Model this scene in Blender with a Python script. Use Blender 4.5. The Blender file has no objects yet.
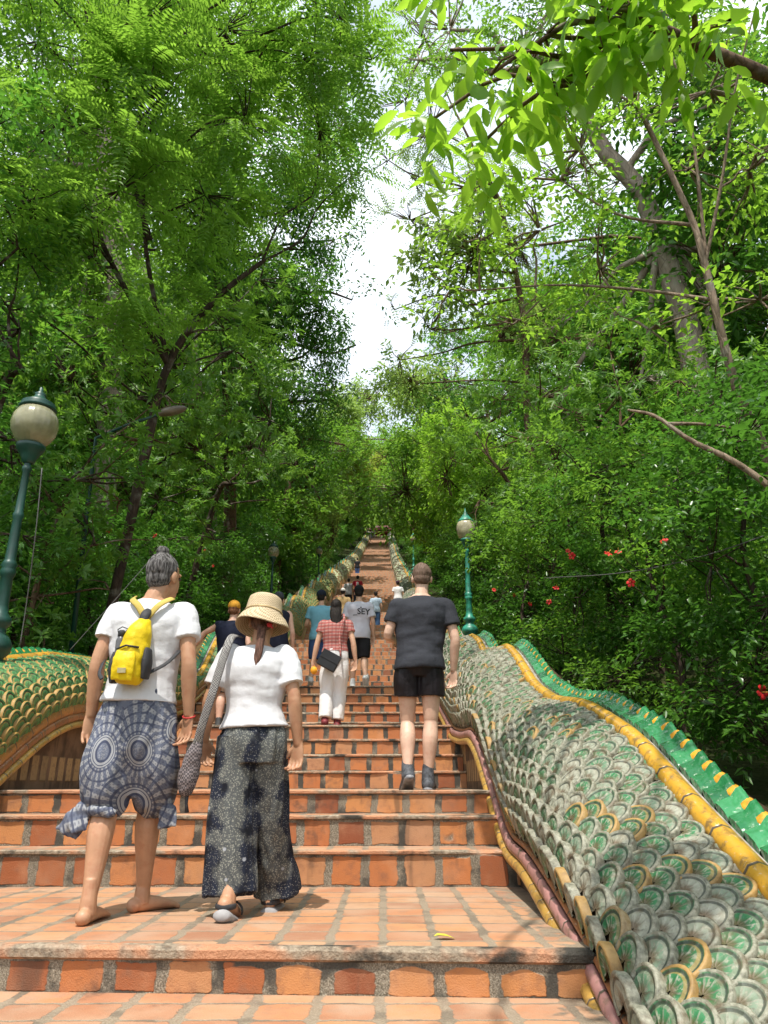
import bpy, bmesh, math, random
import numpy as np
from math import sin, cos, pi, radians, sqrt, atan2
from mathutils import Vector, Matrix, noise as mnoise
from mathutils.bvhtree import BVHTree

random.seed(7)
RNG = np.random.default_rng(7)
SC = bpy.context.scene
COL = SC.collection

# ------------------------------------------------------------------ helpers
def link(o, parent=None):
    COL.objects.link(o)
    if parent is not None:
        o.parent = parent
    return o

def tag(o, label=None, cat=None, group=None, kind=None):
    if label: o['label'] = label
    if cat: o['category'] = cat
    if group: o['group'] = group
    if kind: o['kind'] = kind
    return o

def empty(name, loc=(0, 0, 0), rz=0.0):
    o = bpy.data.objects.new(name, None)
    o.empty_display_size = 0.2
    o.location = loc
    o.rotation_euler = (0, 0, rz)
    return link(o)

def mesh_obj(name, verts, faces, m=None, parent=None, smooth=False):
    me = bpy.data.meshes.new(name)
    me.from_pydata([tuple(v) for v in verts], [], [tuple(f) for f in faces])
    if m is not None:
        for mm in (m if isinstance(m, (list, tuple)) else [m]):
            me.materials.append(mm)
    if smooth:
        me.polygons.foreach_set('use_smooth', [True] * len(me.polygons))
    me.update()
    return link(bpy.data.objects.new(name, me), parent)

def np_mesh(name, V, F, m=None, parent=None, smooth=False, rnd=None, uv=None):
    """V (n,3), F (k,c) arrays of equal-size faces (or list of such arrays)."""
    me = bpy.data.meshes.new(name)
    Fs = F if isinstance(F, list) else [F]
    me.vertices.add(len(V))
    me.vertices.foreach_set('co', np.asarray(V, np.float32).ravel())
    loops = np.concatenate([f.ravel() for f in Fs]).astype(np.int32)
    tot = np.concatenate([np.full(len(f), f.shape[1], np.int32) for f in Fs])
    start = np.concatenate([[0], np.cumsum(tot)[:-1]]).astype(np.int32)
    me.loops.add(len(loops))
    me.loops.foreach_set('vertex_index', loops)
    me.polygons.add(len(tot))
    me.polygons.foreach_set('loop_start', start)
    if smooth:
        me.polygons.foreach_set('use_smooth', np.ones(len(tot), bool))
    if rnd is not None:
        a = me.attributes.new('rnd', 'FLOAT', 'FACE')
        a.data.foreach_set('value', np.asarray(rnd, np.float32))
    if uv is not None:      # per vertex uv
        l = me.uv_layers.new(name='UVMap')
        l.data.foreach_set('uv', np.asarray(uv, np.float32)[loops].ravel())
    if m is not None:
        for mm in (m if isinstance(m, (list, tuple)) else [m]):
            me.materials.append(mm)
    me.update(calc_edges=True)
    return link(bpy.data.objects.new(name, me), parent)

class MB:
    """collects shapes for one mesh"""
    def __init__(s): s.v = []; s.f = []; s.mi = []; s.uv = []
    def add(s, verts, faces, mi=0, uv=None):
        b = len(s.v)
        s.v += [tuple(v) for v in verts]
        s.uv += list(uv) if uv is not None else [(0, 0)] * len(verts)
        for f in faces:
            s.f.append(tuple(i + b for i in f)); s.mi.append(mi)
    def box(s, c, d, mi=0, rot=None):
        x, y, z = d[0] / 2, d[1] / 2, d[2] / 2
        P = [Vector((a, b, e)) for a in (-x, x) for b in (-y, y) for e in (-z, z)]
        if rot is not None: P = [rot @ p for p in P]
        s.add([p + Vector(c) for p in P], [(0, 1, 3, 2), (4, 6, 7, 5), (0, 4, 5, 1), (2, 3, 7, 6), (0, 2, 6, 4), (1, 5, 7, 3)], mi)
    def tube(s, pts, rad, n=8, mi=0, cap=True, up=(0.31, 0.17, 0.93)):
        v, f, uv = tube_geo(pts, rad, n, cap, up)
        s.add(v, f, mi, uv)
    def lathe(s, prof, c=(0, 0, 0), n=20, mi=0, rot=None):
        V = []; F = []
        for r, z in prof:
            for k in range(n):
                a = 2 * pi * k / n
                p = Vector((r * cos(a), r * sin(a), z))
                if rot is not None: p = rot @ p
                V.append(p + Vector(c))
        for i in range(len(prof) - 1):
            for k in range(n):
                k2 = (k + 1) % n
                F.append((i * n + k, i * n + k2, (i + 1) * n + k2, (i + 1) * n + k))
        s.add(V, F, mi)
    def ell(s, c, r, rot=None, nu=16, nv=10, mi=0):
        v, f = ell_geo(c, r, rot, nu, nv)
        s.add(v, f, mi)
    def build(s, name, m, parent=None, smooth=True, uv=False, bevel=0):
        o = mesh_obj(name, s.v, s.f, m, parent, smooth)
        me = o.data
        if any(s.mi): me.polygons.foreach_set('material_index', s.mi)
        if uv:
            l = me.uv_layers.new(name='UVMap')
            for lp in me.loops: l.data[lp.index].uv = s.uv[lp.vertex_index]
        if bevel:
            b = o.modifiers.new('bevel', 'BEVEL'); b.width = bevel; b.segments = 2; b.limit_method = 'ANGLE'
        return o

def frames(pts, up):
    pts = [Vector(p) for p in pts]
    T = []
    for i in range(len(pts)):
        a = pts[max(i - 1, 0)]; b = pts[min(i + 1, len(pts) - 1)]
        t = b - a
        T.append(t.normalized() if t.length > 1e-9 else Vector((0, 0, 1)))
    u = Vector(up)
    N = (u - T[0] * u.dot(T[0]))
    if N.length < 1e-3: N = Vector((1, 0, 0)) - T[0] * T[0].x
    N.normalize()
    out = []
    for i, t in enumerate(T):
        N = N - t * N.dot(t)
        N = N.normalized() if N.length > 1e-6 else Vector((1, 0, 0))
        out.append((pts[i], t, N, t.cross(N)))
    return out

def tube_geo(pts, rad, n=8, cap=True, up=(0.31, 0.17, 0.93)):
    """rad: number or list of numbers or (ra, rb): ra along up direction, rb along the side"""
    fr = frames(pts, up)
    if not hasattr(rad, '__len__'): rad = [rad] * len(fr)
    V = []; F = []; UV = []; L = 0
    for i, (p, t, N, B) in enumerate(fr):
        if i: L += (p - fr[i - 1][0]).length
        r = rad[i]
        ra, rb = r if hasattr(r, '__len__') else (r, r)
        for k in range(n):
            a = 2 * pi * k / n
            V.append(p + N * (ra * cos(a)) + B * (rb * sin(a))); UV.append((L, k / n))
    for i in range(len(fr) - 1):
        for k in range(n):
            k2 = (k + 1) % n
            F.append((i * n + k, i * n + k2, (i + 1) * n + k2, (i + 1) * n + k))
    if cap:
        F.append(tuple(reversed(range(n))))
        F.append(tuple(range((len(fr) - 1) * n, len(fr) * n)))
    return V, F, UV

def ell_geo(c, r, rot=None, nu=16, nv=10):
    if not hasattr(r, '__len__'): r = (r, r, r)
    V = []; F = []
    for j in range(nv + 1):
        th = pi * j / nv
        if j in (0, nv):
            P = [Vector((0, 0, r[2] * cos(th)))]
        else:
            P = [Vector((r[0] * sin(th) * cos(2 * pi * k / nu), r[1] * sin(th) * sin(2 * pi * k / nu), r[2] * cos(th))) for k in range(nu)]
        for p in P:
            if rot is not None: p = rot @ p
            V.append(p + Vector(c))
    def idx(j, k):
        if j == 0: return 0
        if j == nv: return 1 + (nv - 1) * nu
        return 1 + (j - 1) * nu + k % nu
    for j in range(nv):
        for k in range(nu):
            q = [idx(j, k), idx(j + 1, k), idx(j + 1, k + 1), idx(j, k + 1)]
            q2 = []
            for i in q:
                if i not in q2: q2.append(i)
            F.append(tuple(q2))
    return V, F

def spline(ctrl, n):
    """Catmull-Rom through control points (any dimension) -> n samples"""
    P = np.array(ctrl, float)
    if len(P) == 2:
        t = np.linspace(0, 1, n)[:, None]; return P[0] * (1 - t) + P[1] * t
    P = np.vstack([2 * P[0] - P[1], P, 2 * P[-1] - P[-2]])
    m = len(P) - 3
    out = []
    for s in np.linspace(0, m - 1e-6, n):
        i = int(s); t = s - i
        a, b, c, d = P[i:i + 4]
        out.append(0.5 * (2 * b + (c - a) * t + (2 * a - 5 * b + 4 * c - d) * t * t + (3 * b - a - 3 * c + d) * t ** 3))
    return np.array(out)

# ------------------------------------------------------------------ materials
class G:
    """tiny node-graph builder"""
    def __init__(s, name):
        s.m = bpy.data.materials.new(name); s.m.use_nodes = True
        s.t = s.m.node_tree; s.t.nodes.clear()
        s.out = s.t.nodes.new('ShaderNodeOutputMaterial')
    def n(s, typ, props=None, **inp):
        nd = s.t.nodes.new('ShaderNode' + typ)
        for k, v in (props or {}).items(): setattr(nd, k, v)
        for k, v in inp.items():
            s.set(nd, k, v)
        return nd
    def set(s, nd, k, v):
        key = k
        if k[0] == 'i' and k[1:].isdigit(): sock = nd.inputs[int(k[1:])]
        else: sock = nd.inputs[key.replace('_', ' ')]
        if isinstance(v, bpy.types.NodeSocket): s.t.links.new(v, sock)
        elif isinstance(v, bpy.types.Node): s.t.links.new(v.outputs[0], sock)
        elif hasattr(v, '__len__') and sock.type == 'RGBA' and len(v) == 3: sock.default_value = (*v, 1)
        else: sock.default_value = v
    def math(s, op, a, b=0.0, c=None, clamp=False):
        nd = s.t.nodes.new('ShaderNodeMath'); nd.operation = op; nd.use_clamp = clamp
        s.set(nd, 'i0', a); s.set(nd, 'i1', b)
        if c is not None: s.set(nd, 'i2', c)
        return nd.outputs[0]
    def vmath(s, op, a, b=(0, 0, 0)):
        nd = s.t.nodes.new('ShaderNodeVectorMath'); nd.operation = op
        s.set(nd, 'i0', a); s.set(nd, 'i1', b)
        return nd.outputs['Value'] if op in ('LENGTH', 'DISTANCE', 'DOT_PRODUCT') else nd.outputs[0]
    def mix(s, fac, a, b, blend='MIX'):
        nd = s.t.nodes.new('ShaderNodeMix'); nd.data_type = 'RGBA'; nd.blend_type = blend
        s.set(nd, 'i0', fac); s.set(nd, 'i6', a); s.set(nd, 'i7', b)
        return nd.outputs[2]
    def ramp(s, fac, stops, interp='LINEAR'):
        nd = s.t.nodes.new('ShaderNodeValToRGB'); cr = nd.color_ramp; cr.interpolation = interp
        while len(cr.elements) < len(stops): cr.elements.new(0.5)
        for e, (p, c) in zip(cr.elements, stops):
            e.position = p
            e.color = (c, c, c, 1) if not hasattr(c, '__len__') else (*c, 1)
        s.set(nd, 'i0', fac)
        return nd.outputs[0]
    def step(s, x, a, b):
        nd = s.t.nodes.new('ShaderNodeMapRange'); nd.interpolation_type = 'SMOOTHSTEP'
        s.set(nd, 'i0', x); s.set(nd, 'i1', a); s.set(nd, 'i2', b)
        return nd.outputs[0]
    def noise(s, vec, scale, detail=3, rough=0.55, d=3, out=0):
        nd = s.t.nodes.new('ShaderNodeTexNoise')
        if vec is not None: s.set(nd, 'Vector', vec)
        s.set(nd, 'Scale', scale); s.set(nd, 'Detail', detail); s.set(nd, 'Roughness', rough)
        return nd.outputs[out]
    def obj(s): return s.t.nodes.new('ShaderNodeTexCoord').outputs['Object']
    def uv(s): return s.t.nodes.new('ShaderNodeTexCoord').outputs['UV']
    def sep(s, v):
        nd = s.t.nodes.new('ShaderNodeSeparateXYZ'); s.set(nd, 'i0', v); return nd.outputs
    def comb(s, x=0.0, y=0.0, z=0.0):
        nd = s.t.nodes.new('ShaderNodeCombineXYZ'); s.set(nd, 'i0', x); s.set(nd, 'i1', y); s.set(nd, 'i2', z); return nd.outputs[0]
    def attr(s, name, out='Fac'):
        nd = s.t.nodes.new('ShaderNodeAttribute'); nd.attribute_name = name; return nd.outputs[out]
    def bump(s, h, strength=0.3, dist=0.01):
        return s.n('Bump', Strength=strength, Distance=dist, Height=h).outputs[0]
    def done(s, color, rough=0.6, normal=None, metallic=0.0, spec=0.5, **kw):
        p = s.n('BsdfPrincipled', Base_Color=color, Roughness=rough, Metallic=metallic)
        s.set(p, 'Specular IOR Level', spec)
        for k, v in kw.items(): s.set(p, k, v)
        if normal is not None: s.set(p, 'Normal', normal)
        s.t.links.new(p.outputs[0], s.out.inputs[0])
        return s.m

def simple(name, col, rough=0.6, var=0.15, scale=8, bump=0.15, bscale=60, spec=0.4, metallic=0.0, bdist=0.004):
    g = G(name); o = g.obj()
    n = g.noise(o, scale, 4)
    lo = tuple(c * (1 - var * 1.6) for c in col); hi = tuple(min(1, c * (1 + var)) for c in col)
    c = g.mix(g.step(n, 0.25, 0.75), lo, hi)
    nm = g.bump(g.noise(o, bscale, 3), bump, bdist) if bump else None
    return g.done(c, rough, nm, metallic, spec)

# ------------------------------------------------------------------ camera
PITCH = radians(20.3); FPX = 740.0
CP, SP = cos(PITCH), sin(PITCH)
cam = bpy.data.cameras.new('camera'); cam.sensor_fit = 'VERTICAL'; cam.sensor_height = 36; cam.lens = 36 * FPX / 1024
cam.clip_start = 0.05; cam.clip_end = 3000
camo = link(bpy.data.objects.new('camera', cam)); camo.rotation_euler = (radians(90) + PITCH, 0, 0)
SC.camera = camo

def at(px, py, t):
    """point t metres along the optical axis seen at a pixel"""
    u = (px - 384) / FPX; v = (512 - py) / FPX
    return Vector((u * t, (CP - v * SP) * t, (SP + v * CP) * t))

# ------------------------------------------------------------------ light
SUN = Vector((0.11, 0.40, -0.91)).normalized()      # direction the light travels
sun = bpy.data.lights.new('sun', 'SUN'); sun.energy = 4.5; sun.angle = radians(0.5); sun.color = (1.0, 0.95, 0.87)
suno = link(bpy.data.objects.new('sun', sun)); suno.rotation_euler = SUN.to_track_quat('-Z', 'Y').to_euler(); suno.location = (-5, -15, 40)
w = bpy.data.worlds.new('World'); SC.world = w; w.use_nodes = True
wt = w.node_tree; wt.nodes.clear()
wo = wt.nodes.new('ShaderNodeOutputWorld'); bg = wt.nodes.new('ShaderNodeBackground')
sky = wt.nodes.new('ShaderNodeTexSky'); sky.sky_type = 'NISHITA'; sky.sun_disc = False
sky.sun_elevation = math.asin(-SUN.z); sky.sun_rotation = atan2(-SUN.x, -SUN.y)
sky.air_density = 1.6; sky.dust_density = 3.0
tc = wt.nodes.new('ShaderNodeTexCoord')
cn = wt.nodes.new('ShaderNodeTexNoise'); cn.inputs['Scale'].default_value = 2.2; cn.inputs['Detail'].default_value = 6
cm = wt.nodes.new('ShaderNodeMapRange'); cm.inputs[1].default_value = 0.36; cm.inputs[2].default_value = 0.60; cm.inputs[4].default_value = 0.92
mx = wt.nodes.new('ShaderNodeMix'); mx.data_type = 'RGBA'; mx.inputs[7].default_value = (8.6, 9.2, 9.8, 1)
wt.links.new(tc.outputs['Generated'], cn.inputs['Vector']); wt.links.new(cn.outputs[0], cm.inputs[0])
wt.links.new(cm.outputs[0], mx.inputs[0]); wt.links.new(sky.outputs[0], mx.inputs[6]); wt.links.new(mx.outputs[2], bg.inputs[0])
wt.links.new(bg.outputs[0], wo.inputs[0]); bg.inputs[1].default_value = 0.15
SC.view_settings.view_transform = 'Standard'; SC.view_settings.look = 'None'; SC.view_settings.gamma = 1.0
SC.view_settings.use_curve_mapping = False; SC.view_settings.exposure = 0.36
SC.render.engine = 'CYCLES'
cy = SC.cycles
cy.use_denoising = True; cy.max_bounces = 7; cy.diffuse_bounces = 4; cy.glossy_bounces = 2; cy.transmission_bounces = 4; cy.transparent_max_bounces = 8
cy.caustics_reflective = False; cy.caustics_refractive = False; cy.sample_clamp_indirect = 6
cy.use_adaptive_sampling = True; cy.adaptive_threshold = 0.02

# ------------------------------------------------------------------ stairs
XL, XR = -2.84, 0.84
RISERS = []        # (y, z low, z high)
def run(y, z, n, h, tread=0.3):
    for k in range(n):
        RISERS.append((y, z, z + h)); y += tread; z += h
    return z
z = -1.5 - 0.005
for y0, zl, zh in ((1.35, -1.5, -1.31), (1.65, -1.31, -1.12), (1.95, -1.12, -0.93), (2.25, -0.93, -0.745),
                   (3.3, -0.745, -0.583), (5.06, -0.583, -0.376), (5.38, -0.376, -0.186), (5.70, -0.186, -0.029)):
    RISERS.append((y0, zl, zh))
z = run(8.0, -0.029, 4, 0.1725)
z = run(10.5, z, 5, 0.159)
y = 15.5
for st in (15.5, 20.4, 24.8): z = run(st, z, 8, 0.17)
y = 28.8
while z < 51.3:
    z = run(y, z, 8, 0.17)
    y += 4.0 if y < 78 else 3.6
YTOP, ZTOP = RISERS[-1][0], RISERS[-1][2]
_ry = np.array([r[0] for r in RISERS]); _rz = np.array([r[2] for r in RISERS])
def stair_z(y):
    i = np.searchsorted(_ry, y, side='right') - 1
    return np.where(i < 0, -1.5, _rz[np.clip(i, 0, len(_rz) - 1)])
_gy = np.arange(-10, 230, 0.1)
_gz = stair_z(_gy)
_k = np.ones(41) / 41
_gs = np.convolve(np.pad(_gz, 20, 'edge'), _k, 'valid')
def smooth_z(y): return np.interp(y, _gy, _gs)

def tile_mat(name, tread):
    g = G(name); o = g.obj(); X, Y, Z = g.sep(o)
    uv = g.sep(g.uv())
    wob = g.sep(g.vmath('SUBTRACT', g.noise(o, 9, 2, out=1), (0.5, 0.5, 0.5)))
    fine = g.sep(g.vmath('SUBTRACT', g.noise(o, 55, 2, out=1), (0.5, 0.5, 0.5)))
    u = g.math('ADD', uv[0], g.math('ADD', g.math('MULTIPLY', wob[0], 0.16), g.math('MULTIPLY', fine[0], 0.07)))
    v = g.math('ADD', uv[1], g.math('ADD', g.math('MULTIPLY', wob[1], 0.16), g.math('MULTIPLY', fine[1], 0.07)))
    row = g.math('FLOOR', v) if tread else uv[2]
    sid = g.attr('sid')
    du = g.math('ABSOLUTE', g.math('SUBTRACT', g.math('FRACT', u), 0.5))
    dv = g.math('ABSOLUTE', g.math('SUBTRACT', g.math('FRACT', v) if tread else v, 0.5))
    cell = g.comb(g.math('FLOOR', u), row, sid)
    wn = g.n('TexWhiteNoise', {'noise_dimensions': '3D'}, Vector=cell)
    r1 = wn.outputs[0]; r3 = g.sep(wn.outputs[1])
    wu, wv = (0.43, 0.46) if tread else (0.385, 0.46)
    hu = g.math('ADD', wu, g.math('MULTIPLY', g.math('SUBTRACT', r3[0], 0.5), 0.04))
    au = g.step(g.math('SUBTRACT', hu, du), -0.012, 0.02)
    av = g.step(g.math('SUBTRACT', wv, dv), -0.012, 0.02) if tread else g.step(g.math('SUBTRACT', g.math('ADD', wv, g.math('MULTIPLY', g.math('SUBTRACT', r3[1], 0.7), 0.10)), dv), -0.015, 0.025)
    # rounded corners
    cu = g.math('MAXIMUM', g.math('SUBTRACT', du, 0.27), 0.0); cv = g.math('MAXIMUM', g.math('SUBTRACT', dv, 0.33), 0.0)
    cr = g.step(g.math('SQRT', g.math('ADD', g.math('MULTIPLY', cu, cu), g.math('MULTIPLY', cv, cv))), 0.165, 0.125)
    mask = g.math('MULTIPLY', g.math('MULTIPLY', au, av), cr)
    if tread:       # tiles worn away near the side walls
        mask = g.math('MULTIPLY', mask, g.step(g.math('ADD', X, g.math('MULTIPLY', wob[2], 0.5)), 0.74, 0.66))
    if not tread:
        first = g.math('MULTIPLY', g.math('MULTIPLY', g.step(Y, 4.0, 3.8), g.step(Y, 3.0, 3.1)), g.step(g.math('ADD', X, wob[1]), -0.75, -0.55))
        arch = g.math('SUBTRACT', 0.86, g.math('MULTIPLY', g.math('MULTIPLY', du, du), 1.0))
        arch = g.math('ADD', arch, g.math('MULTIPLY', g.math('SUBTRACT', r3[1], 0.6), 0.16))
        am = g.step(g.math('SUBTRACT', arch, v), -0.02, 0.03)
        mask = g.math('MULTIPLY', mask, g.math('SUBTRACT', 1.0, g.math('MULTIPLY', first, g.math('SUBTRACT', 1.0, am))))
    gone = g.step(g.math('ADD', g.noise(o, 1.7, 4), g.math('MULTIPLY', r1, 0.10)), 0.76, 0.80)
    mask = g.math('MULTIPLY', mask, g.math('SUBTRACT', 1.0, gone))
    base = g.ramp(r1, [(0.0, (0.21, 0.062, 0.026)), (0.25, (0.34, 0.112, 0.040)), (0.55, (0.43, 0.155, 0.052)), (0.8, (0.47, 0.205, 0.072)), (1.0, (0.40, 0.20, 0.10))])
    n2 = g.noise(o, 14, 5, 0.65)
    base = g.mix(g.math('MULTIPLY', g.step(n2, 0.45, 0.75), 0.7), base, (0.22, 0.10, 0.055))
    base = g.mix(g.math('MULTIPLY', g.step(g.noise(o, 5, 5), 0.5, 0.75), 0.30), base, (0.55, 0.30, 0.17))
    if tread:
        base = g.mix(g.math('ADD', 0.30, g.math('MULTIPLY', g.step(g.noise(o, 3.2, 5), 0.4, 0.7), 0.4)), base, (0.44, 0.29, 0.19))
    dust = g.math('MULTIPLY', g.step(g.noise(o, 1.4, 6, 0.65), 0.46, 0.66), 0.42 if tread else 0.22)
    base = g.mix(dust, base, (0.40, 0.32, 0.24) if tread else (0.30, 0.20, 0.13))
    gn = g.noise(o, 170, 2); gn2 = g.noise(o, 5.5, 4)
    grout = g.ramp(gn, [(0.3, (0.08, 0.068, 0.048)), (0.52, (0.20, 0.17, 0.125)), (0.72, (0.36, 0.32, 0.25))])
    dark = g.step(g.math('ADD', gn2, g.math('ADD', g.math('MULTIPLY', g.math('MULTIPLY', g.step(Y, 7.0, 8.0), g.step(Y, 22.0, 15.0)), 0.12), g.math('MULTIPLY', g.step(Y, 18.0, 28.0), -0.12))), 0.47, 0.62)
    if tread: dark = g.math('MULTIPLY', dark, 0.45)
    if tread: grout = g.mix(0.45, grout, (0.34, 0.25, 0.17))
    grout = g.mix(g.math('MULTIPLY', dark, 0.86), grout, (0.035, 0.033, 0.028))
    grout = g.mix(g.math('MULTIPLY', g.step(Y, 18.0, 30.0), 0.7), grout, (0.40, 0.31, 0.23))  # upper flights: grout colour lightened in place of stronger sunlight
    base = g.mix(g.math('MULTIPLY', g.step(Y, 18.0, 30.0), 0.45), base, (0.56, 0.30, 0.17))  # tiles up there lightened too, sunlight put into their colour
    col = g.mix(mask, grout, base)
    # black algae that creeps from joints over the tiles
    alg = g.step(g.math('ADD', g.noise(o, 2.3, 5, 0.6), g.math('MULTIPLY', g.noise(o, 24, 3), 0.15)), 0.68, 0.80)
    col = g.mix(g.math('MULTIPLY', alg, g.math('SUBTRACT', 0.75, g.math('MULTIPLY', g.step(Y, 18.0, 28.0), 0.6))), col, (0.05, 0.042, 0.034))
    # cracks
    vo = g.n('TexVoronoi', {'feature': 'DISTANCE_TO_EDGE'}, Vector=g.vmath('ADD', o, g.vmath('SCALE', g.noise(o, 4, 3, out=1))), Scale=0.8)
    if not tread:
        ck = g.math('MULTIPLY', g.step(vo.outputs[0], 0.012, 0.004), g.step(g.noise(o, 1.1, 2), 0.48, 0.56))
        col = g.mix(g.math('MULTIPLY', ck, 0.0), col, (0.03, 0.025, 0.02))
        # soot and algae washing down in streaks
        st = g.noise(g.vmath('MULTIPLY', o, (7.0, 1.0, 1.2)), 1.0, 4)
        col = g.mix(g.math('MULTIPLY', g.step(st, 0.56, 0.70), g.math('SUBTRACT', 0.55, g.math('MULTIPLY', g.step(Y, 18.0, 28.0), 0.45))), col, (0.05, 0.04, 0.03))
    h = g.math('ADD', g.math('MULTIPLY', mask, 0.6), g.math('ADD', g.math('MULTIPLY', gn, 0.35), g.math('MULTIPLY', n2, 0.3)))
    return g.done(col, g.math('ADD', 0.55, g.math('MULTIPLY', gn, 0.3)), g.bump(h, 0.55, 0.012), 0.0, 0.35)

def cement_mat():
    g = G('worn_cement'); o = g.obj()
    n = g.noise(o, 40, 4); m = g.noise(o, 3, 5)
    c = g.ramp(n, [(0.3, (0.16, 0.13, 0.095)), (0.55, (0.36, 0.29, 0.21)), (0.75, (0.50, 0.42, 0.32))])
    c = g.mix(g.step(g.noise(o, 4, 3), 0.45, 0.6), c, (0.55, 0.27, 0.15))
    X, Y, Z = g.sep(o)
    m2 = g.math('ADD', m, g.math('MULTIPLY', g.math('MULTIPLY', g.step(X, -1.0, 0.1), g.step(Y, 4.0, 3.6)), 0.16))
    c = g.mix(g.step(m2, 0.56, 0.66), c, (0.06, 0.055, 0.045))
    return g.done(c, 0.85, g.bump(g.noise(o, 60, 5, 0.7), 0.9, 0.02), 0.0, 0.3)

def build_stairs():
    V = []; F = []; MI = []; UV = []; SID = []
    def quad(p, uv, mi, sid):
        b = len(V); V.extend(p); F.append((b, b + 1, b + 2, b + 3)); MI.append(mi); UV.extend(uv); SID.append(sid)
    rg = random.Random(3)
    for i, (y, zl, zh) in enumerate(RISERS):
        y2 = RISERS[i + 1][0] if i + 1 < len(RISERS) else y + 14
        sk = (0.0 if i != 4 else 0.09)                 # the front edge of the first landing runs a little askew
        off = rg.random()
        tw = 0.212 if i == 4 else 0.228
        ux = lambda x: (x - XL) / tw + off
        near = y < 12.2
        nose = (0.052 if i == 4 else 0.026) if near else 0.012
        ov = 0.018 if near else 0.0
        za, zb = zl - 0.002, zh - nose
        yl, yr = y + sk, y - sk
        nx = 16 if near else 1
        xs = np.linspace(XL, XR, nx + 1)
        for a, b in zip(xs[:-1], xs[1:]):
            ya = yl + (yr - yl) * (a - XL) / (XR - XL); yb = yl + (yr - yl) * (b - XL) / (XR - XL)
            quad([(a, ya, za), (b, yb, za), (b, yb, zb), (a, ya, zb)], [(ux(a), 0), (ux(b), 0), (ux(b), 1), (ux(a), 1)], 0, i)
        # nosing : worn cement lip with an uneven front
        m = 90 if near else 1
        xs = np.linspace(XL, XR, m + 1)
        prof = [(0.0, -nose), (-ov, -nose * 0.8), (-ov * 1.1, -nose * 0.25), (-ov * 0.5, 0.0), (0.035 if near else 0.02, 0.0)]
        base = len(V)
        for x in xs:
            yy = yl + (yr - yl) * (x - XL) / (XR - XL)
            w1 = mnoise.noise((x * 7, i * 3.1, 0)) * 0.006 + mnoise.noise((x * 31, i * 5.7, 4)) * 0.004
            w2 = mnoise.noise((x * 5, i * 1.7, 9)) * 0.004 + mnoise.noise((x * 40, i, 2)) * 0.003
            chip = max(0, mnoise.noise((x * 2.3, i * 9.3, 5)) - 0.25) * 0.05 if near else 0
            for k, (dy, dz) in enumerate(prof):
                e = 1 if (near and 0 < k < 4) else 0
                V.append((x, yy + dy + e * (w1 + chip), zh + dz + (w2 - chip * 0.5 if (near and k in (2, 3)) else 0)))
                UV.append((ux(x), 0.5))
        np_ = len(prof)
        for k in range(m):
            for j in range(np_ - 1):
                a = base + k * np_ + j
                F.append((a, a + np_, a + np_ + 1, a + 1)); MI.append(2); SID.append(i)
        # tread
        d = prof[-1][0]
        ny = max(1, int((y2 - y) / 0.3)) if near else 1
        nx = 12 if near else 1
        uy = lambda yy: (yy - y) / 0.205 + off
        xs = np.linspace(XL, XR, nx + 1); ts = np.linspace(0, 1, ny + 1)
        sk2 = 0.09 if i + 1 == 4 else 0.0
        def P(x, t):
            f = (x - XL) / (XR - XL)
            a = yl + (yr - yl) * f + d; b = y2 + sk2 - 2 * sk2 * f
            yy = a + (b - a) * t
            zz = zh + (mnoise.noise((x * 1.5, yy * 1.5, 3)) * 0.006 if (near and 0 < t < 1) else 0)
            return (x, yy, zz)
        for a, b in zip(xs[:-1], xs[1:]):
            for t, s in zip(ts[:-1], ts[1:]):
                q = [P(a, t), P(b, t), P(b, s), P(a, s)]
                quad(q, [(ux(p[0]), uy(p[1])) for p in q], 1, i)
    me = bpy.data.meshes.new('stairs')
    me.from_pydata(V, [], F)
    me.polygons.foreach_set('material_index', MI)
    l = me.uv_layers.new(name='UVMap')
    idx = np.zeros(len(me.loops), np.int32); me.loops.foreach_get('vertex_index', idx)
    l.data.foreach_set('uv', np.array(UV, np.float32)[idx].ravel())
    a = me.attributes.new('sid', 'FLOAT', 'FACE'); a.data.foreach_set('value', np.array(SID, np.float32))
    for m in (tile_mat('terracotta_riser_tiles', False), tile_mat('terracotta_tread_tiles', True), cement_mat()): me.materials.append(m)
    o = link(bpy.data.objects.new('stairs', me))
    tag(o, 'long flight of orange terracotta tiled steps climbing between two serpent balustrades', kind='structure')
    return o
build_stairs()
# ------------------------------------------------------------------ naga balustrades
def curve_fn(pts, far):
    """smooth curve z(y) through control points, then far(y)"""
    ys = np.arange(0.0, YTOP + 6, 0.05)
    P = np.array(pts)
    zz = np.interp(ys, P[:, 0], P[:, 1])
    m = ys > P[-1, 0]
    j = far(P[-1, 0]) - P[-1, 1]
    zz[m] = far(ys[m]) - j * np.exp(-(ys[m] - P[-1, 0]) / 1.5)
    k = np.hanning(17); k /= k.sum()
    zz = np.convolve(np.pad(zz, 8, 'edge'), k, 'valid')
    return lambda y: np.interp(y, ys, zz)

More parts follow.
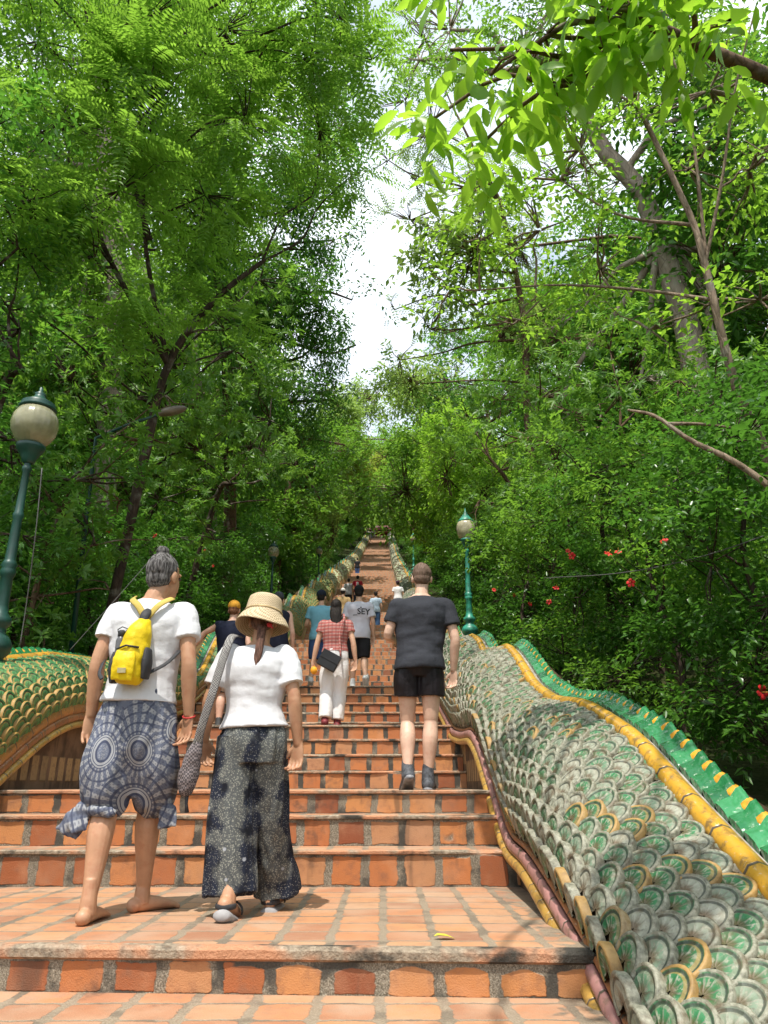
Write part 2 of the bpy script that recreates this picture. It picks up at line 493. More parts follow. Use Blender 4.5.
R_TOP = curve_fn([(0, -1.75), (1.5, -0.98), (3.1, -0.34), (3.66, -0.10), (4.38, 0.24), (5.3, 0.50), (6.27, 0.63), (7.1, 0.86), (7.94, 1.27), (8.5, 1.48), (9.2, 1.52), (10.2, 1.60), (11.0, 2.0), (11.9, 2.25), (12.6, 2.25)],
                 lambda y: smooth_z(y) + 0.98 + 0.30 * np.sin(2 * pi * (y - 11.0) / 4.0))
R_BOT = curve_fn([(0, -1.9), (1.5, -1.5), (2.4, -1.02), (3.2, -0.71), (3.85, -0.56), (4.5, -0.43), (5.1, -0.40), (5.6, -0.14), (5.97, 0.05), (6.4, 0.25), (6.9, 0.385), (7.8, 0.42), (8.76, 0.51), (9.6, 0.72), (10.8, 1.0), (11.5, 1.3), (12.4, 1.55)],
                 lambda y: smooth_z(y) + 0.22 + 0.16 * np.sin(2 * pi * (y - 10.0) / 4.0))
L_TOP = curve_fn([(0, -1.6), (2, -0.8), (4, 0.28), (5.5, 0.78), (6.7, 1.03), (7.6, 1.22), (8.9, 1.36), (11, 1.5), (13.5, 1.75)],
                 lambda y: smooth_z(y) + 1.02 + 0.32 * np.sin(2 * pi * (y - 14.6) / 4.0))
L_BOT = curve_fn([(0, -1.9), (2.5, -1.1), (4.3, -0.46), (5.0, -0.3), (5.8, 0.11), (6.3, 0.36), (6.75, 0.5), (7.95, 0.66), (9, 0.74), (10.5, 0.95), (12, 1.5)],
                 lambda y: smooth_z(y) + 0.22 + 0.16 * np.sin(2 * pi * (y - 13.6) / 4.0))

class Naga:
    def __init__(s, side, top, bot):
        s.side = side; s.top = top; s.bot = bot
    def mx(s, x): return x if s.side > 0 else -2.0 - x
    def ctrl(s, y):
        zb = s.bot(y); zt = s.top(y); d = zt - zb
        fat = np.clip((3.6 - y) * 0.10, 0, 0.12) * 0
        return [(0.83, zb + 0.06), (0.69 - fat, zb + 0.06 + 0.55 * d), (0.98, zt + 0.03 * d), (1.42, zt)]
    def surf(s, y, t):
        c = s.ctrl(y)
        b = ((1 - t) ** 3, 3 * t * (1 - t) ** 2, 3 * t * t * (1 - t), t ** 3)
        x = sum(bb * cc[0] for bb, cc in zip(b, c)); z = sum(bb * cc[1] for bb, cc in zip(b, c))
        return s.mx(x), z
    def P(s, y, t):
        x, z = s.surf(y, t); return np.stack([x + 0 * z, y + 0 * z, z], -1)

def scale_material(name, kinds, brown, ochre_rim=False):
    """kinds: ramp over the per-scale random value: weathered white to green glaze"""
    g = G(name); o = g.obj(); uv = g.sep(g.uv())      # u = angle 0..1 over the fan, v = radius 0..1
    r = g.attr('rnd'); v = uv[1]
    blot = g.noise(o, 1.3, 3)
    sel = g.math('ADD', g.math('MULTIPLY', r, 0.62), g.math('MULTIPLY', blot, 0.55))
    inner = g.ramp(sel, kinds)
    n = g.noise(o, 45, 4, 0.65)
    white = g.ramp(n, [(0.3, (0.085, 0.08, 0.055)), (0.5, (0.21, 0.205, 0.15)), (0.75, (0.37, 0.36, 0.28))])
    och = 0.95 if ochre_rim else g.math('MULTIPLY', g.step(r, 0.88, 0.92), 0.8)
    rimc = g.mix(och, white, (0.36, 0.20, 0.045))
    ribs = g.math('ABSOLUTE', g.math('SINE', g.math('MULTIPLY', uv[0], 22.0)))
    star = g.math('MULTIPLY', g.step(g.math('ABSOLUTE', g.math('SUBTRACT', g.math('FRACT', g.math('ADD', g.math('MULTIPLY', uv[0], 7.0), g.math('MULTIPLY', n, 0.25))), 0.5)), 0.34, 0.44), g.step(v, 0.66, 0.50))
    worn = g.step(g.math('ADD', n, g.math('MULTIPLY', ribs, 0.10)), 0.60, 0.70)
    inner = g.mix(g.math('MULTIPLY', worn, 0.25 if ochre_rim else 0.75), inner, white)
    inner = g.mix(g.math('MULTIPLY', star, 0.15 if ochre_rim else 0.75), inner, white)
    rim = g.step(v, 0.915, 0.94) if ochre_rim else g.step(v, 0.82, 0.86)
    ring = g.math('MULTIPLY', g.step(v, 0.58, 0.62), g.step(v, 0.74, 0.70))
    col = g.mix(rim, inner, rimc)
    col = g.mix(g.math('MULTIPLY', ring, 0.6), col, rimc)
    groove = g.math('MULTIPLY', g.step(v, 0.70, 0.73), g.step(v, 0.84, 0.80))
    col = g.mix(g.math('MULTIPLY', groove, 0.85), col, (0.035, 0.04, 0.028))  # dark colour in the ring groove: painted occlusion shade together with dirt
    dirt = g.step(g.noise(o, 16, 4), 0.48, 0.70)
    col = g.mix(g.math('MULTIPLY', dirt, 0.55), col, brown)
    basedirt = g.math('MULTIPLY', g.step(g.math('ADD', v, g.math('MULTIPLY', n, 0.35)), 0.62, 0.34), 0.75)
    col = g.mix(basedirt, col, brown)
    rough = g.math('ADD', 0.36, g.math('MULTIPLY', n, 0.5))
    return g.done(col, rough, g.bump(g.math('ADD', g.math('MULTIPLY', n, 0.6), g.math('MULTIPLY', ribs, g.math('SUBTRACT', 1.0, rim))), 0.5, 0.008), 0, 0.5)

def body_material(name, a, b):
    g = G(name); o = g.obj()
    n = g.noise(o, 22, 5, 0.65)
    return g.done(g.mix(g.step(n, 0.35, 0.65), a, b), 0.9, g.bump(n, 0.6, 0.02), 0, 0.2)

def far_scale_material(name, a, b, c):
    g = G(name); o = g.obj()
    v = g.n('TexVoronoi', {}, Vector=o, Scale=6.0)
    col = g.mix(g.sep(v.outputs[1])[0], a, b)
    col = g.mix(g.step(v.outputs[0], 0.35, 0.6), col, c)
    return g.done(col, 0.6, g.bump(v.outputs[0], 0.5, 0.03), 0, 0.4)

def trim_mat(name, col, seg, dirt=(0.10, 0.07, 0.04), rough=0.28):
    g = G(name); o = g.obj(); uv = g.sep(g.uv())
    s = g.math('DIVIDE', uv[0], seg)
    f = g.math('ABSOLUTE', g.math('SUBTRACT', g.math('FRACT', s), 0.5))
    j = g.step(f, 0.465, 0.485)
    wn = g.n('TexWhiteNoise', {'noise_dimensions': '1D'}, W=g.math('FLOOR', s))
    c = g.mix(g.math('MULTIPLY', wn.outputs[0], 0.7), col, tuple(x * 0.6 for x in col))
    n = g.noise(o, 18, 5, 0.65)
    c = g.mix(g.math('MULTIPLY', g.step(n, 0.48, 0.70), 0.8), c, dirt)
    c = g.mix(g.math('MULTIPLY', g.step(g.noise(o, 50, 3), 0.62, 0.7), 0.5), c, (0.5, 0.46, 0.38))
    c = g.mix(j, c, (0.09, 0.07, 0.05))
    return g.done(c, rough, g.bump(g.math('SUBTRACT', g.math('MULTIPLY', n, 0.3), j), 0.5, 0.01), 0, 0.5)

def plinth_mat():
    g = G('stained_brick_panels'); o = g.obj(); uv = g.sep(g.uv())
    u = g.math('DIVIDE', g.math('ADD', uv[0], g.math('MULTIPLY', g.noise(o, 9, 2), 0.02)), 0.175)
    fu = g.math('ABSOLUTE', g.math('SUBTRACT', g.math('FRACT', u), 0.5))
    fv = g.math('ABSOLUTE', g.math('SUBTRACT', uv[1], 0.165))
    wn = g.n('TexWhiteNoise', {'noise_dimensions': '1D'}, W=g.math('FLOOR', u))
    pm = g.math('MULTIPLY', g.step(fu, 0.36, 0.32), g.step(fv, 0.105, 0.09))
    n = g.noise(o, 6, 5); n2 = g.noise(o, 30, 4)
    wall = g.mix(g.step(n, 0.35, 0.65), (0.17, 0.11, 0.07), (0.085, 0.055, 0.036))
    wall = g.mix(g.math('MULTIPLY', g.step(g.noise(g.vmath('MULTIPLY', o, (1.0, 6.0, 0.8)), 2.0, 4), 0.5, 0.66), 0.6), wall, (0.04, 0.03, 0.022))
    pan = g.mix(wn.outputs[0], (0.36, 0.24, 0.12), (0.24, 0.17, 0.095))
    pan = g.mix(g.math('MULTIPLY', g.step(n2, 0.48, 0.68), 0.5), pan, (0.13, 0.09, 0.055))
    c = g.mix(pm, wall, pan)
    return g.done(c, 0.85, g.bump(g.math('ADD', g.math('MULTIPLY', n2, 0.6), pm), 0.5, 0.012), 0, 0.3)

M_PLINTH = plinth_mat()
M_YELLOW = trim_mat('mustard_glazed_trim', (0.62, 0.33, 0.035), 0.30)
M_YELLOW2 = trim_mat('ochre_glazed_trim', (0.46, 0.27, 0.06), 0.22)
M_PINK = trim_mat('dusty_pink_glazed_trim', (0.42, 0.21, 0.19), 0.26, (0.10, 0.07, 0.04), 0.42)
M_BROWN = trim_mat('rust_brown_glazed_band', (0.33, 0.13, 0.05), 0.24)
M_RUST = trim_mat('orange_ochre_band', (0.42, 0.19, 0.05), 0.26)
def crest_mat():
    g = G('emerald_glazed_crest'); o = g.obj(); r = g.attr('rnd')
    n = g.noise(o, 14, 4, 0.6)
    c = g.ramp(g.math('ADD', g.math('MULTIPLY', r, 0.5), g.math('MULTIPLY', n, 0.5)), [(0.2, (0.008, 0.07, 0.025)), (0.5, (0.018, 0.15, 0.05)), (0.8, (0.05, 0.25, 0.10))])
    v = g.n('TexVoronoi', {'feature': 'SMOOTH_F1'}, Vector=o, Scale=38.0)
    c = g.mix(g.math('MULTIPLY', g.step(g.noise(o, 34, 4), 0.60, 0.72), 0.45), c, (0.42, 0.46, 0.36))
    return g.done(c, 0.2, g.bump(g.math('ADD', v.outputs[0], g.math('MULTIPLY', n, 0.4)), 0.5, 0.012), 0, 0.6)
M_CREST = crest_mat()
M_CRESTY = simple('amber_glazed_inset', (0.62, 0.30, 0.03), 0.22, 0.3, 20, 0.3, 60, 0.6)
M_BED = simple('grey_mortar_bed', (0.33, 0.30, 0.26), 0.9, 0.3, 14, 0.8, 70, 0.2)

def grid_faces(n, m):
    i, j = np.meshgrid(np.arange(n - 1), np.arange(m - 1), indexing='ij')
    a = i * m + j
    return np.stack([a, a + m, a + m + 1, a + 1], -1).reshape(-1, 4)

def build_naga(side, top, bot, label, near0, y_hi, kinds, brown, bodyc, rowstep=0.069, colstep=0.166):
    N = Naga(side, top, bot)
    root = empty('naga_balustrade', (N.mx(1.4), 4.0, 0)); inv = np.array([N.mx(1.4), 4.0, 0.0])
    tag(root, label, 'balustrade')
    def mk(name, V, F, m, **k):
        o = np_mesh(name, np.asarray(V).reshape(-1, 3) - inv, F, m, root, **k); return o
    flip = (lambda f: f[:, ::-1]) if side < 0 else (lambda f: f)
    # core of the body, both flanks
    ys = np.concatenate([np.arange(near0, 20, 0.12), np.arange(20, YTOP + 5, 0.4)])
    V = []
    tt = np.linspace(0, 1, 13)
    for y in ys:
        A = [N.surf(y, t) for t in tt]
        zt = float(top(y)); zb = float(bot(y))
        back = [(1.58, zt - 0.01), (1.80, zt - 0.12), (2.06, zt - 0.45 * (zt - zb)), (2.04, zb), (1.95, zb - 1.6)]
        sec = [(float(x), float(z)) for x, z in A] + [(N.mx(x), z) for x, z in back]
        V += [(x, y, z) for x, z in sec]
    mcount = len(tt) + 5
    far_m = far_scale_material('weathered_far_scales' + ('' if side > 0 else '_green'), bodyc[2], bodyc[3], bodyc[0])
    o = mk('body', V, flip(grid_faces(len(ys), mcount)), [body_material('dirty_mortar' + ('' if side > 0 else '_mossy'), bodyc[0], bodyc[1]), far_m], smooth=True)
    mi = np.zeros(len(o.data.polygons), np.int32)
    cs = np.array([p.center.y + 4.0 for p in o.data.polygons]); mi[cs > y_hi + 22] = 1
    o.data.polygons.foreach_set('material_index', mi)
    # scales
    SV = []; SF = []; SR = []; SUV = []; nb = 0
    rg = np.random.default_rng(11 if side > 0 else 12)
    ycur = near0 + 0.1; row_parity = 0
    ylist = []
    y = near0 + 0.1
    while y < y_hi + 24:
        slope = float((top(y + .1) - top(y - .1)) / .2)
        ylist.append(y); y += (colstep if y < y_hi else colstep * 1.25) / sqrt(1 + min(abs(slope), 1.2) ** 2)
    for ci, y in enumerate(ylist):
        hi = y < y_hi
        ring = 7 if y < 9 else (5 if hi else 3); seg = 16 if y < 9 else (10 if hi else 7)
        # arc length of the section
        ts = np.linspace(0, 1, 40); xz = np.array([N.surf(y, t) for t in ts], float)
        L = np.concatenate([[0], np.cumsum(np.linalg.norm(np.diff(xz, axis=0), axis=1))])
        rs = rowstep if hi else rowstep * 1.3
        nrow = max(4, int((L[-1] - 0.17) / rs))
        for k in range(nrow):
            s_ = 0.125 + (L[-1] - 0.205) * k / max(1, nrow - 1)
            t = float(np.interp(s_, L, ts))
            yy = y + (colstep * 0.5 if k % 2 else 0) * (0.85) + rg.normal(0, 0.006)
            c = N.P(yy, t)
            e1 = N.P(yy, min(t + 0.03, 1.0)) - N.P(yy, max(t - 0.03, 0)); e1 /= np.linalg.norm(e1)
            e2 = N.P(yy + 0.05, t) - N.P(yy - 0.05, t); e2 /= np.linalg.norm(e2)
            n = np.cross(e1, e2) * (1 if side > 0 else -1) * -1
            nn = np.linalg.norm(n)
            if nn < 1e-6: continue
            n /= nn
            outd = np.array([-1.0 * side, 0, 0.6])
            if n @ outd < 0: n = -n
            tip = e1 - 0.12 * e2; tip -= n * (tip @ n); tip /= np.linalg.norm(tip)
            sd = np.cross(n, tip)
            rad = (0.094 if hi else 0.108) * rg.uniform(0.93, 1.06)
            tilt = rg.normal(0, 0.02)
            a = np.linspace(-2.35, 2.35, seg + 1)
            rr = np.array([0.04, 0.38, 0.60, 0.71, 0.78, 0.90, 1.0]) if ring == 7 else (np.array([0.15, 0.6, 0.75, 0.85, 1.0]) if ring == 5 else np.array([0.2, 0.7, 1.0]))
            hh = 0.7 * np.array([0.012, 0.014, 0.020, 0.010, 0.010, 0.022, 0.012]) if ring == 7 else (np.array([0.012, 0.018, 0.010, 0.02, 0.012]) if ring == 5 else np.array([0.012, 0.016, 0.014]))
            A, R = np.meshgrid(a, rr, indexing='ij')
            px = np.sin(A) * R * rad; pt = np.cos(A) * R * rad
            H = np.broadcast_to(hh, A.shape) + 0.021 * (pt / rad + 0.35) + px * tilt * 2
            P = c + px[..., None] * sd + (pt + 0.01)[..., None] * tip + H[..., None] * n
            P2 = P[:, -1] - n * 0.035                       # thickness of the rim
            PP = np.concatenate([P, P2[:, None]], 1)
            m = PP.shape[1]
            f = grid_faces(seg + 1, m) + nb
            SV.append(PP.reshape(-1, 3)); SF.append(f)
            uv = np.stack([(A + 2.35) / 4.7, R], -1); uv = np.concatenate([uv, uv[:, -1:]], 1)
            SUV.append(uv.reshape(-1, 2)); SR.append(np.full(len(f), rg.random())); nb += PP.shape[0] * m
    mk('scales', np.concatenate(SV), flip(np.concatenate(SF)) if side < 0 else np.concatenate(SF), scale_material('glazed_scales' + ('' if side > 0 else '_olive'), kinds, brown, side < 0),
       rnd=np.concatenate(SR), uv=np.concatenate(SUV), smooth=False)
    # belly trims following the lower edge
    def trim(name, m, dx, dz, r, fn, seg=8):
        yy = np.concatenate([np.arange(near0, 20, 0.06), np.arange(20, YTOP + 5, 0.3)])
        pts = [(N.mx(0.83 + dx) - inv[0], y_ - inv[1], float(fn(y_)) + dz) for y_ in yy]
        b = MB(); b.tube(pts, [r] * len(pts), seg, up=(0, 0, 1)); return b.build(name, m, root, True, uv=True)
    trim('belly_trim', M_YELLOW2, -0.062, -0.006, (0.030, 0.036), bot)
    trim('belly_band', M_PINK if side > 0 else M_BROWN, -0.050, 0.056, (0.036, 0.024), bot)
    trim('belly_edge', M_BROWN if side > 0 else M_RUST, -0.022 if side > 0 else -0.030, 0.104 if side > 0 else 0.130, (0.018, 0.022) if side > 0 else (0.055, 0.030), bot)
    trim('ridge_trim', M_YELLOW, 0.585, 0.022, (0.050, 0.054), top)
    # plinth wall beneath the belly
    yy = np.concatenate([np.arange(near0, 20, 0.1), np.arange(20, YTOP + 5, 0.5)])
    V = []; uv = []
    for y_ in yy:
        for j, zz in enumerate((float(bot(y_)) + 0.02, float(bot(y_)) - 0.9)):
            V.append((N.mx(0.845), y_, zz)); uv.append((y_, zz - float(stair_z(y_))))
    mk('plinth_wall', V, flip(grid_faces(len(yy), 2)), M_PLINTH, uv=np.array(uv))
    # mortar bed and crest tiles on the back
    V = []
    for y_ in ys:
        zt = float(top(y_))
        for dx, dz in ((0.56, 0.0), (0.62, 0.018), (0.74, 0.012), (0.86, -0.03)): V.append((N.mx(0.83 + dx), y_, zt + dz))
    mk('crest_bed', V, flip(grid_faces(len(ys), 4)), M_BED, smooth=True)
    CV = []; CF = []; CR = []; IV = []; IF = []; IR = []; nb = ib = 0
    y_ = near0 + 0.1
    while y_ < YTOP + 3:
        far = y_ > 34
        st = 0.135 if not far else 0.4
        big = 1.0 if not far else 2.6
        zt = float(top(y_)); sl = float((top(y_ + .1) - top(y_ - .1)) / .2)
        d = np.array([0, 1, sl]); d /= np.linalg.norm(d)
        upv = np.array([0, -d[2], d[1]])
        lat = np.array([side * 1.0, 0, 0])
        o0 = np.array([N.mx(0.83 + 0.672), y_, zt + 0.0])
        nu, nv = (6, 5) if not far else (3, 3)
        U, W = np.meshgrid(np.linspace(0, 1, nu), np.linspace(0, 1, nv), indexing='ij')   # U across the back, W along
        wid = 0.115
        hgt = 0.015 + 0.050 * U ** 1.1
        bulge = 0.022 * np.sin(pi * W) * (1 - 0.3 * U) + 0.02 * W
        tipz = np.where(U > 0.7, 0.035 * (W - 0.2), 0.0) + 0.022 * (W - 0.5)
        P = o0 + (U * wid)[..., None] * lat + ((W - 0.15) * 0.19 * big)[..., None] * d + (hgt + bulge + tipz)[..., None] * upv
        Pb = P[-1] + lat * 0.05 - upv * 0.25
        Pa = P[0] - upv * 0.08
        PP = np.concatenate([P, Pb[None]], 0)
        f = grid_faces(nu + 1, nv) + nb
        CV.append(PP.reshape(-1, 3)); CF.append(f); CR.append(np.full(len(f), rg.random())); nb += (nu + 1) * nv
        Ps = np.stack([P[:, -1], P[:, -1] - upv * 0.07], 1)   # front lip
        f = grid_faces(nu, 2) + nb
        CV.append(Ps.reshape(-1, 3)); CF.append(f); CR.append(np.full(len(f), rg.random())); nb += nu * 2
        Ps = np.stack([P[0], Pa], 1)
        f = grid_faces(nv, 2) + nb
        CV.append(Ps.reshape(-1, 3)); CF.append(f); CR.append(np.full(len(f), rg.random())); nb += nv * 2
        if not far or rg.random() < 0.6:
            c = o0 + lat * wid * 0.86 + d * 0.075 * big + upv * 0.080
            v, ff = ell_geo((0, 0, 0), (1, 1, 1), None, 8, 6)
            v = np.array([list(q) for q in v])
            tilt = np.array([lat * 0.75 + upv * 0.55]).reshape(3)
            tilt /= np.linalg.norm(tilt); nrm = np.cross(d, tilt); nrm /= np.linalg.norm(nrm)
            Q = c + v[:, :1] * d * 0.060 * big + v[:, 1:2] * tilt * 0.038 + v[:, 2:3] * nrm * 0.016
            tri = []
            for q in ff:
                for k in range(1, len(q) - 1): tri.append((q[0], q[k], q[k + 1]))
            tri = np.array(tri) + ib
            IV.append(Q); IF.append(tri); ib += len(Q)
        y_ += st / sqrt(1 + sl * sl) * (1.0)
    cv = np.concatenate(CV); cf = np.concatenate(CF); xf = np.concatenate(IF) + len(cv)
    o = mk('crest', np.concatenate([cv, np.concatenate(IV)]), [cf, xf], [M_CREST, M_CRESTY], rnd=np.concatenate(CR + [np.zeros(len(xf))]), smooth=False)
    o.data.polygons.foreach_set('material_index', np.concatenate([np.zeros(len(cf), np.int32), np.ones(len(xf), np.int32)]))
    return N

NR = build_naga(1, R_TOP, R_BOT, 'big serpent balustrade with white and green scales and yellow ridge trim', 0.9, 17.0,
           [(0.20, (0.36, 0.35, 0.28)), (0.38, (0.28, 0.285, 0.22)), (0.49, (0.13, 0.20, 0.13)), (0.60, (0.035, 0.17, 0.065)), (0.95, (0.02, 0.12, 0.04))], (0.10, 0.055, 0.022),
           [(0.10, 0.06, 0.03), (0.05, 0.032, 0.018), (0.46, 0.46, 0.34), (0.28, 0.36, 0.22)])
NL = build_naga(-1, L_TOP, L_BOT, 'mossy green serpent balustrade with ochre edged scales beneath the dark green lamp', 2.2, 17.0,
           [(0.15, (0.15, 0.27, 0.10)), (0.5, (0.055, 0.22, 0.065)), (0.9, (0.03, 0.17, 0.05))], (0.075, 0.10, 0.035),
           [(0.14, 0.09, 0.035), (0.08, 0.055, 0.025), (0.40, 0.43, 0.26), (0.26, 0.32, 0.17)])

# ------------------------------------------------------------------ lamps
M_LAMPG = {'dark': simple('dark_green_enamel', (0.006, 0.048, 0.034), 0.42, 0.25, 6, 0.1, 50, 0.5), 'teal': simple('sea_green_enamel', (0.03, 0.23, 0.155), 0.42, 0.5, 6, 0.1, 50, 0.5)}
def globe_mat(name, col):
    g = G(name); o = g.obj(); n = g.noise(o, 7, 3)
    X, Y, Z = g.sep(o)
    rib = g.math('SINE', g.math('MULTIPLY', g.math('ARCTAN2', Y, X), 24.0))
    p = g.n('BsdfPrincipled', Base_Color=g.mix(g.step(n, 0.3, 0.7), col, tuple(c * 0.7 for c in col)), Roughness=0.22)
    p.inputs['Transmission Weight'].default_value = 0.35
    p.inputs['Subsurface Weight'].default_value = 0.0
    g.set(p, 'Normal', g.bump(rib, 0.12, 0.006))
    g.t.links.new(p.outputs[0], g.out.inputs[0]); return g.m
M_GLOBE = {'dark': globe_mat('smoked_cream_globe', (0.42, 0.40, 0.24)), 'teal': globe_mat('cream_ribbed_globe', (0.66, 0.60, 0.40))}
def lamp(x, y, zb, h, style, label):
    root = empty('lamp_post', (x, y, zb)); tag(root, label, 'lamp post')
    s = h / 2.55; m = M_LAMPG[style]; q = 0.84 if style == 'dark' else 1.0
    b = MB(); P = [(0.15, -0.25), (0.15, 0.02), (0.17, 0.03), (0.17, 0.08), (0.11, 0.12), (0.10, 0.16), (0.155, 0.21), (0.165, 0.27), (0.13, 0.33), (0.085, 0.37), (0.085, 0.42), (0.12, 0.45), (0.115, 0.50), (0.075, 0.54), (0.068, 0.6)]
    b.lathe([(r * s * q, z_ * s) for r, z_ in P], n=20); b.build('base', m, root)
    b = MB(); P = [(0.064, 0.6), (0.060, 0.86), (0.075, 0.88), (0.078, 0.92), (0.066, 0.945), (0.082, 0.97), (0.066, 1.0), (0.056, 1.02), (0.047, 1.40), (0.056, 1.42), (0.056, 1.45), (0.045, 1.47), (0.036, 1.86), (0.05, 1.88), (0.05, 1.91), (0.036, 1.93), (0.036, 1.96)]
    b.lathe([(r * s * q, z_ * s) for r, z_ in P], n=16); b.build('pole', m, root)
    b = MB(); P = [(0.04, 1.95), (0.06, 1.97), (0.065, 2.0), (0.10, 2.06), (0.125, 2.10), (0.13, 2.13), (0.11, 2.14), (0.02, 2.141)]
    b.lathe([(r * s, z_ * s) for r, z_ in P], n=20); b.build('globe_holder', m, root)
    b = MB()
    if style == 'dark': P = [(0.105, 2.14), (0.155, 2.19), (0.195, 2.26), (0.21, 2.34), (0.20, 2.42), (0.165, 2.485), (0.13, 2.51), (0.02, 2.512)]
    else: P = [(0.10, 2.14), (0.155, 2.20), (0.185, 2.28), (0.195, 2.36), (0.19, 2.43), (0.17, 2.49), (0.15, 2.51), (0.02, 2.512)]
    b.lathe([(r * s, z_ * s) for r, z_ in P], n=28); b.build('globe', M_GLOBE[style], root)
    b = MB()
    if style == 'dark': P = [(0.02, 2.50), (0.165, 2.50), (0.172, 2.52), (0.15, 2.55), (0.155, 2.565), (0.10, 2.60), (0.06, 2.63), (0.045, 2.66), (0.05, 2.68), (0.02, 2.70), (0.018, 2.74), (0.0, 2.76)]
    else: P = [(0.02, 2.50), (0.16, 2.50), (0.165, 2.53), (0.12, 2.58), (0.07, 2.65), (0.035, 2.70), (0.04, 2.72), (0.015, 2.74), (0.012, 2.80), (0.0, 2.83)]
    b.lathe([(r * s, z_ * s) for r, z_ in P], n=20); b.build('cap', m, root)
    return root
lamp(-3.34, 6.35, 0.86, 2.58, 'dark', 'tall dark green lamp post with smoky globe rising from the mossy balustrade')
lamp(1.80, 15.4, 2.78, 2.72, 'teal', 'sea green lamp post with cream globe on the white scaled balustrade')
lamp(-3.75, 24.0, float(L_TOP(24.0)) - .3, 2.4, 'dark', 'thin green lamp post half hidden in shade beyond the man with the yellow cap')
lamp(-3.75, 41.0, float(L_TOP(41.0)) - .3, 2.4, 'dark', 'faint green lamp post in shade above the man in the blue shirt')
lamp(1.85, 44.5, float(R_TOP(44.5)), 2.5, 'teal', 'small distant lamp post with teal cap beside the head in black shirt')

# ------------------------------------------------------------------ gate at the top
M_RED = simple('dark_red_lacquer', (0.085, 0.010, 0.008), 0.5, 0.25, 3, 0.1, 20)
M_WHITEWALL = simple('pale_plaster', (0.72, 0.68, 0.60), 0.8, 0.1, 2, 0.1, 30)
M_GOLD = simple('gilded_panel', (0.65, 0.45, 0.10), 0.35, 0.3, 4, 0.2, 30, 0.6)
def gate():
    y0 = YTOP + 9; z0 = ZTOP
    root = empty('temple_gate', (-1.0, y0, z0)); tag(root, 'dark red roofed temple gate at the very top of the steps', 'gate')
    for sx in (-3.0, 3.0):
        b = MB(); b.box((sx, 0, 1.5), (0.5, 0.5, 3.0)); b.box((sx, 0, 0.15), (0.75, 0.75, 0.3)); b.box((sx, 0, 2.92), (0.7, 0.7, 0.2)); b.build('post', M_WHITEWALL if sx < 0 else M_RED, root, False, bevel=0.03)
    b = MB(); b.box((0, 0, 3.2), (7.0, 0.6, 0.4)); b.build('beam', M_RED, root, False, bevel=0.03)
    b = MB()
    for zz, w_, d_ in ((3.42, 8.0, 3.4), (4.15, 6.2, 2.2), (4.75, 4.2, 1.3)):
        V = [(-w_ / 2, -d_ / 2, zz), (w_ / 2, -d_ / 2, zz), (w_ / 2, d_ / 2, zz), (-w_ / 2, d_ / 2, zz), (-w_ / 2 * .9, 0, zz + 0.7), (w_ / 2 * .9, 0, zz + 0.7)]
        b.add(V, [(0, 1, 5, 4), (2, 3, 4, 5), (0, 4, 3), (1, 2, 5), (0, 3, 2, 1)])
    b.build('roof', M_RED, root, False)
    wl = empty('courtyard_wall', (-1.0, y0 + 9, z0)); tag(wl, 'pale courtyard wall with a gilded panel seen through the gate', 'wall')
    b = MB(); b.box((0, 0, 2.2), (16, 0.4, 4.4)); b.box((0, -0.05, 4.5), (16.4, 0.7, 0.25)); b.build('wall', M_WHITEWALL, wl, False, bevel=0.03)
    b = MB(); b.box((-0.8, -0.28, 1.6), (2.4, 0.12, 2.2)); b.box((-0.8, -0.3, 2.85), (2.8, 0.2, 0.2)); b.build('panel', M_GOLD, wl, False, bevel=0.03)
gate()
# ------------------------------------------------------------------ ground
def ground_mat():
    g = G('leaf_litter_soil'); o = g.obj(); n = g.noise(o, 3, 6, 0.65)
    c = g.ramp(n, [(0.3, (0.018, 0.022, 0.008)), (0.5, (0.035, 0.045, 0.014)), (0.7, (0.06, 0.045, 0.025))])
    return g.done(c, 0.95, g.bump(g.noise(o, 12, 5), 0.8, 0.08), 0, 0.1)
def bank_z(x, y):
    d = np.maximum(np.maximum(x - 2.1, -4.0 - x), 0)
    z = smooth_z(y) - 0.25 + 0.16 * np.minimum(d, 12) + 0.05 * np.maximum(d - 12, 0)
    return np.where((x > -4.0) & (x < 2.1), smooth_z(y) - 1.9, z)
def build_ground():
    xs = np.concatenate([np.linspace(-160, -40, 8), np.linspace(-36, -4.6, 22), [-4.05, -3.95], np.linspace(-3, 1.5, 4), [2.05, 2.15], np.linspace(2.8, 36, 22), np.linspace(40, 160, 8)])
    ys = np.concatenate([np.linspace(-40, -20, 3), np.arange(-15, 230, 2.5), np.linspace(240, 300, 5)])
    X, Y = np.meshgrid(xs, ys, indexing='ij')
    Z = bank_z(X, Y) + 0.12 * np.sin(X * 1.3 + Y * 0.7) * (np.abs(X + 1) > 5)
    V = np.stack([X, Y, Z], -1).reshape(-1, 3)
    o = np_mesh('ground', V, grid_faces(len(xs), len(ys)), ground_mat(), smooth=True); tag(o, kind='structure')
build_ground()

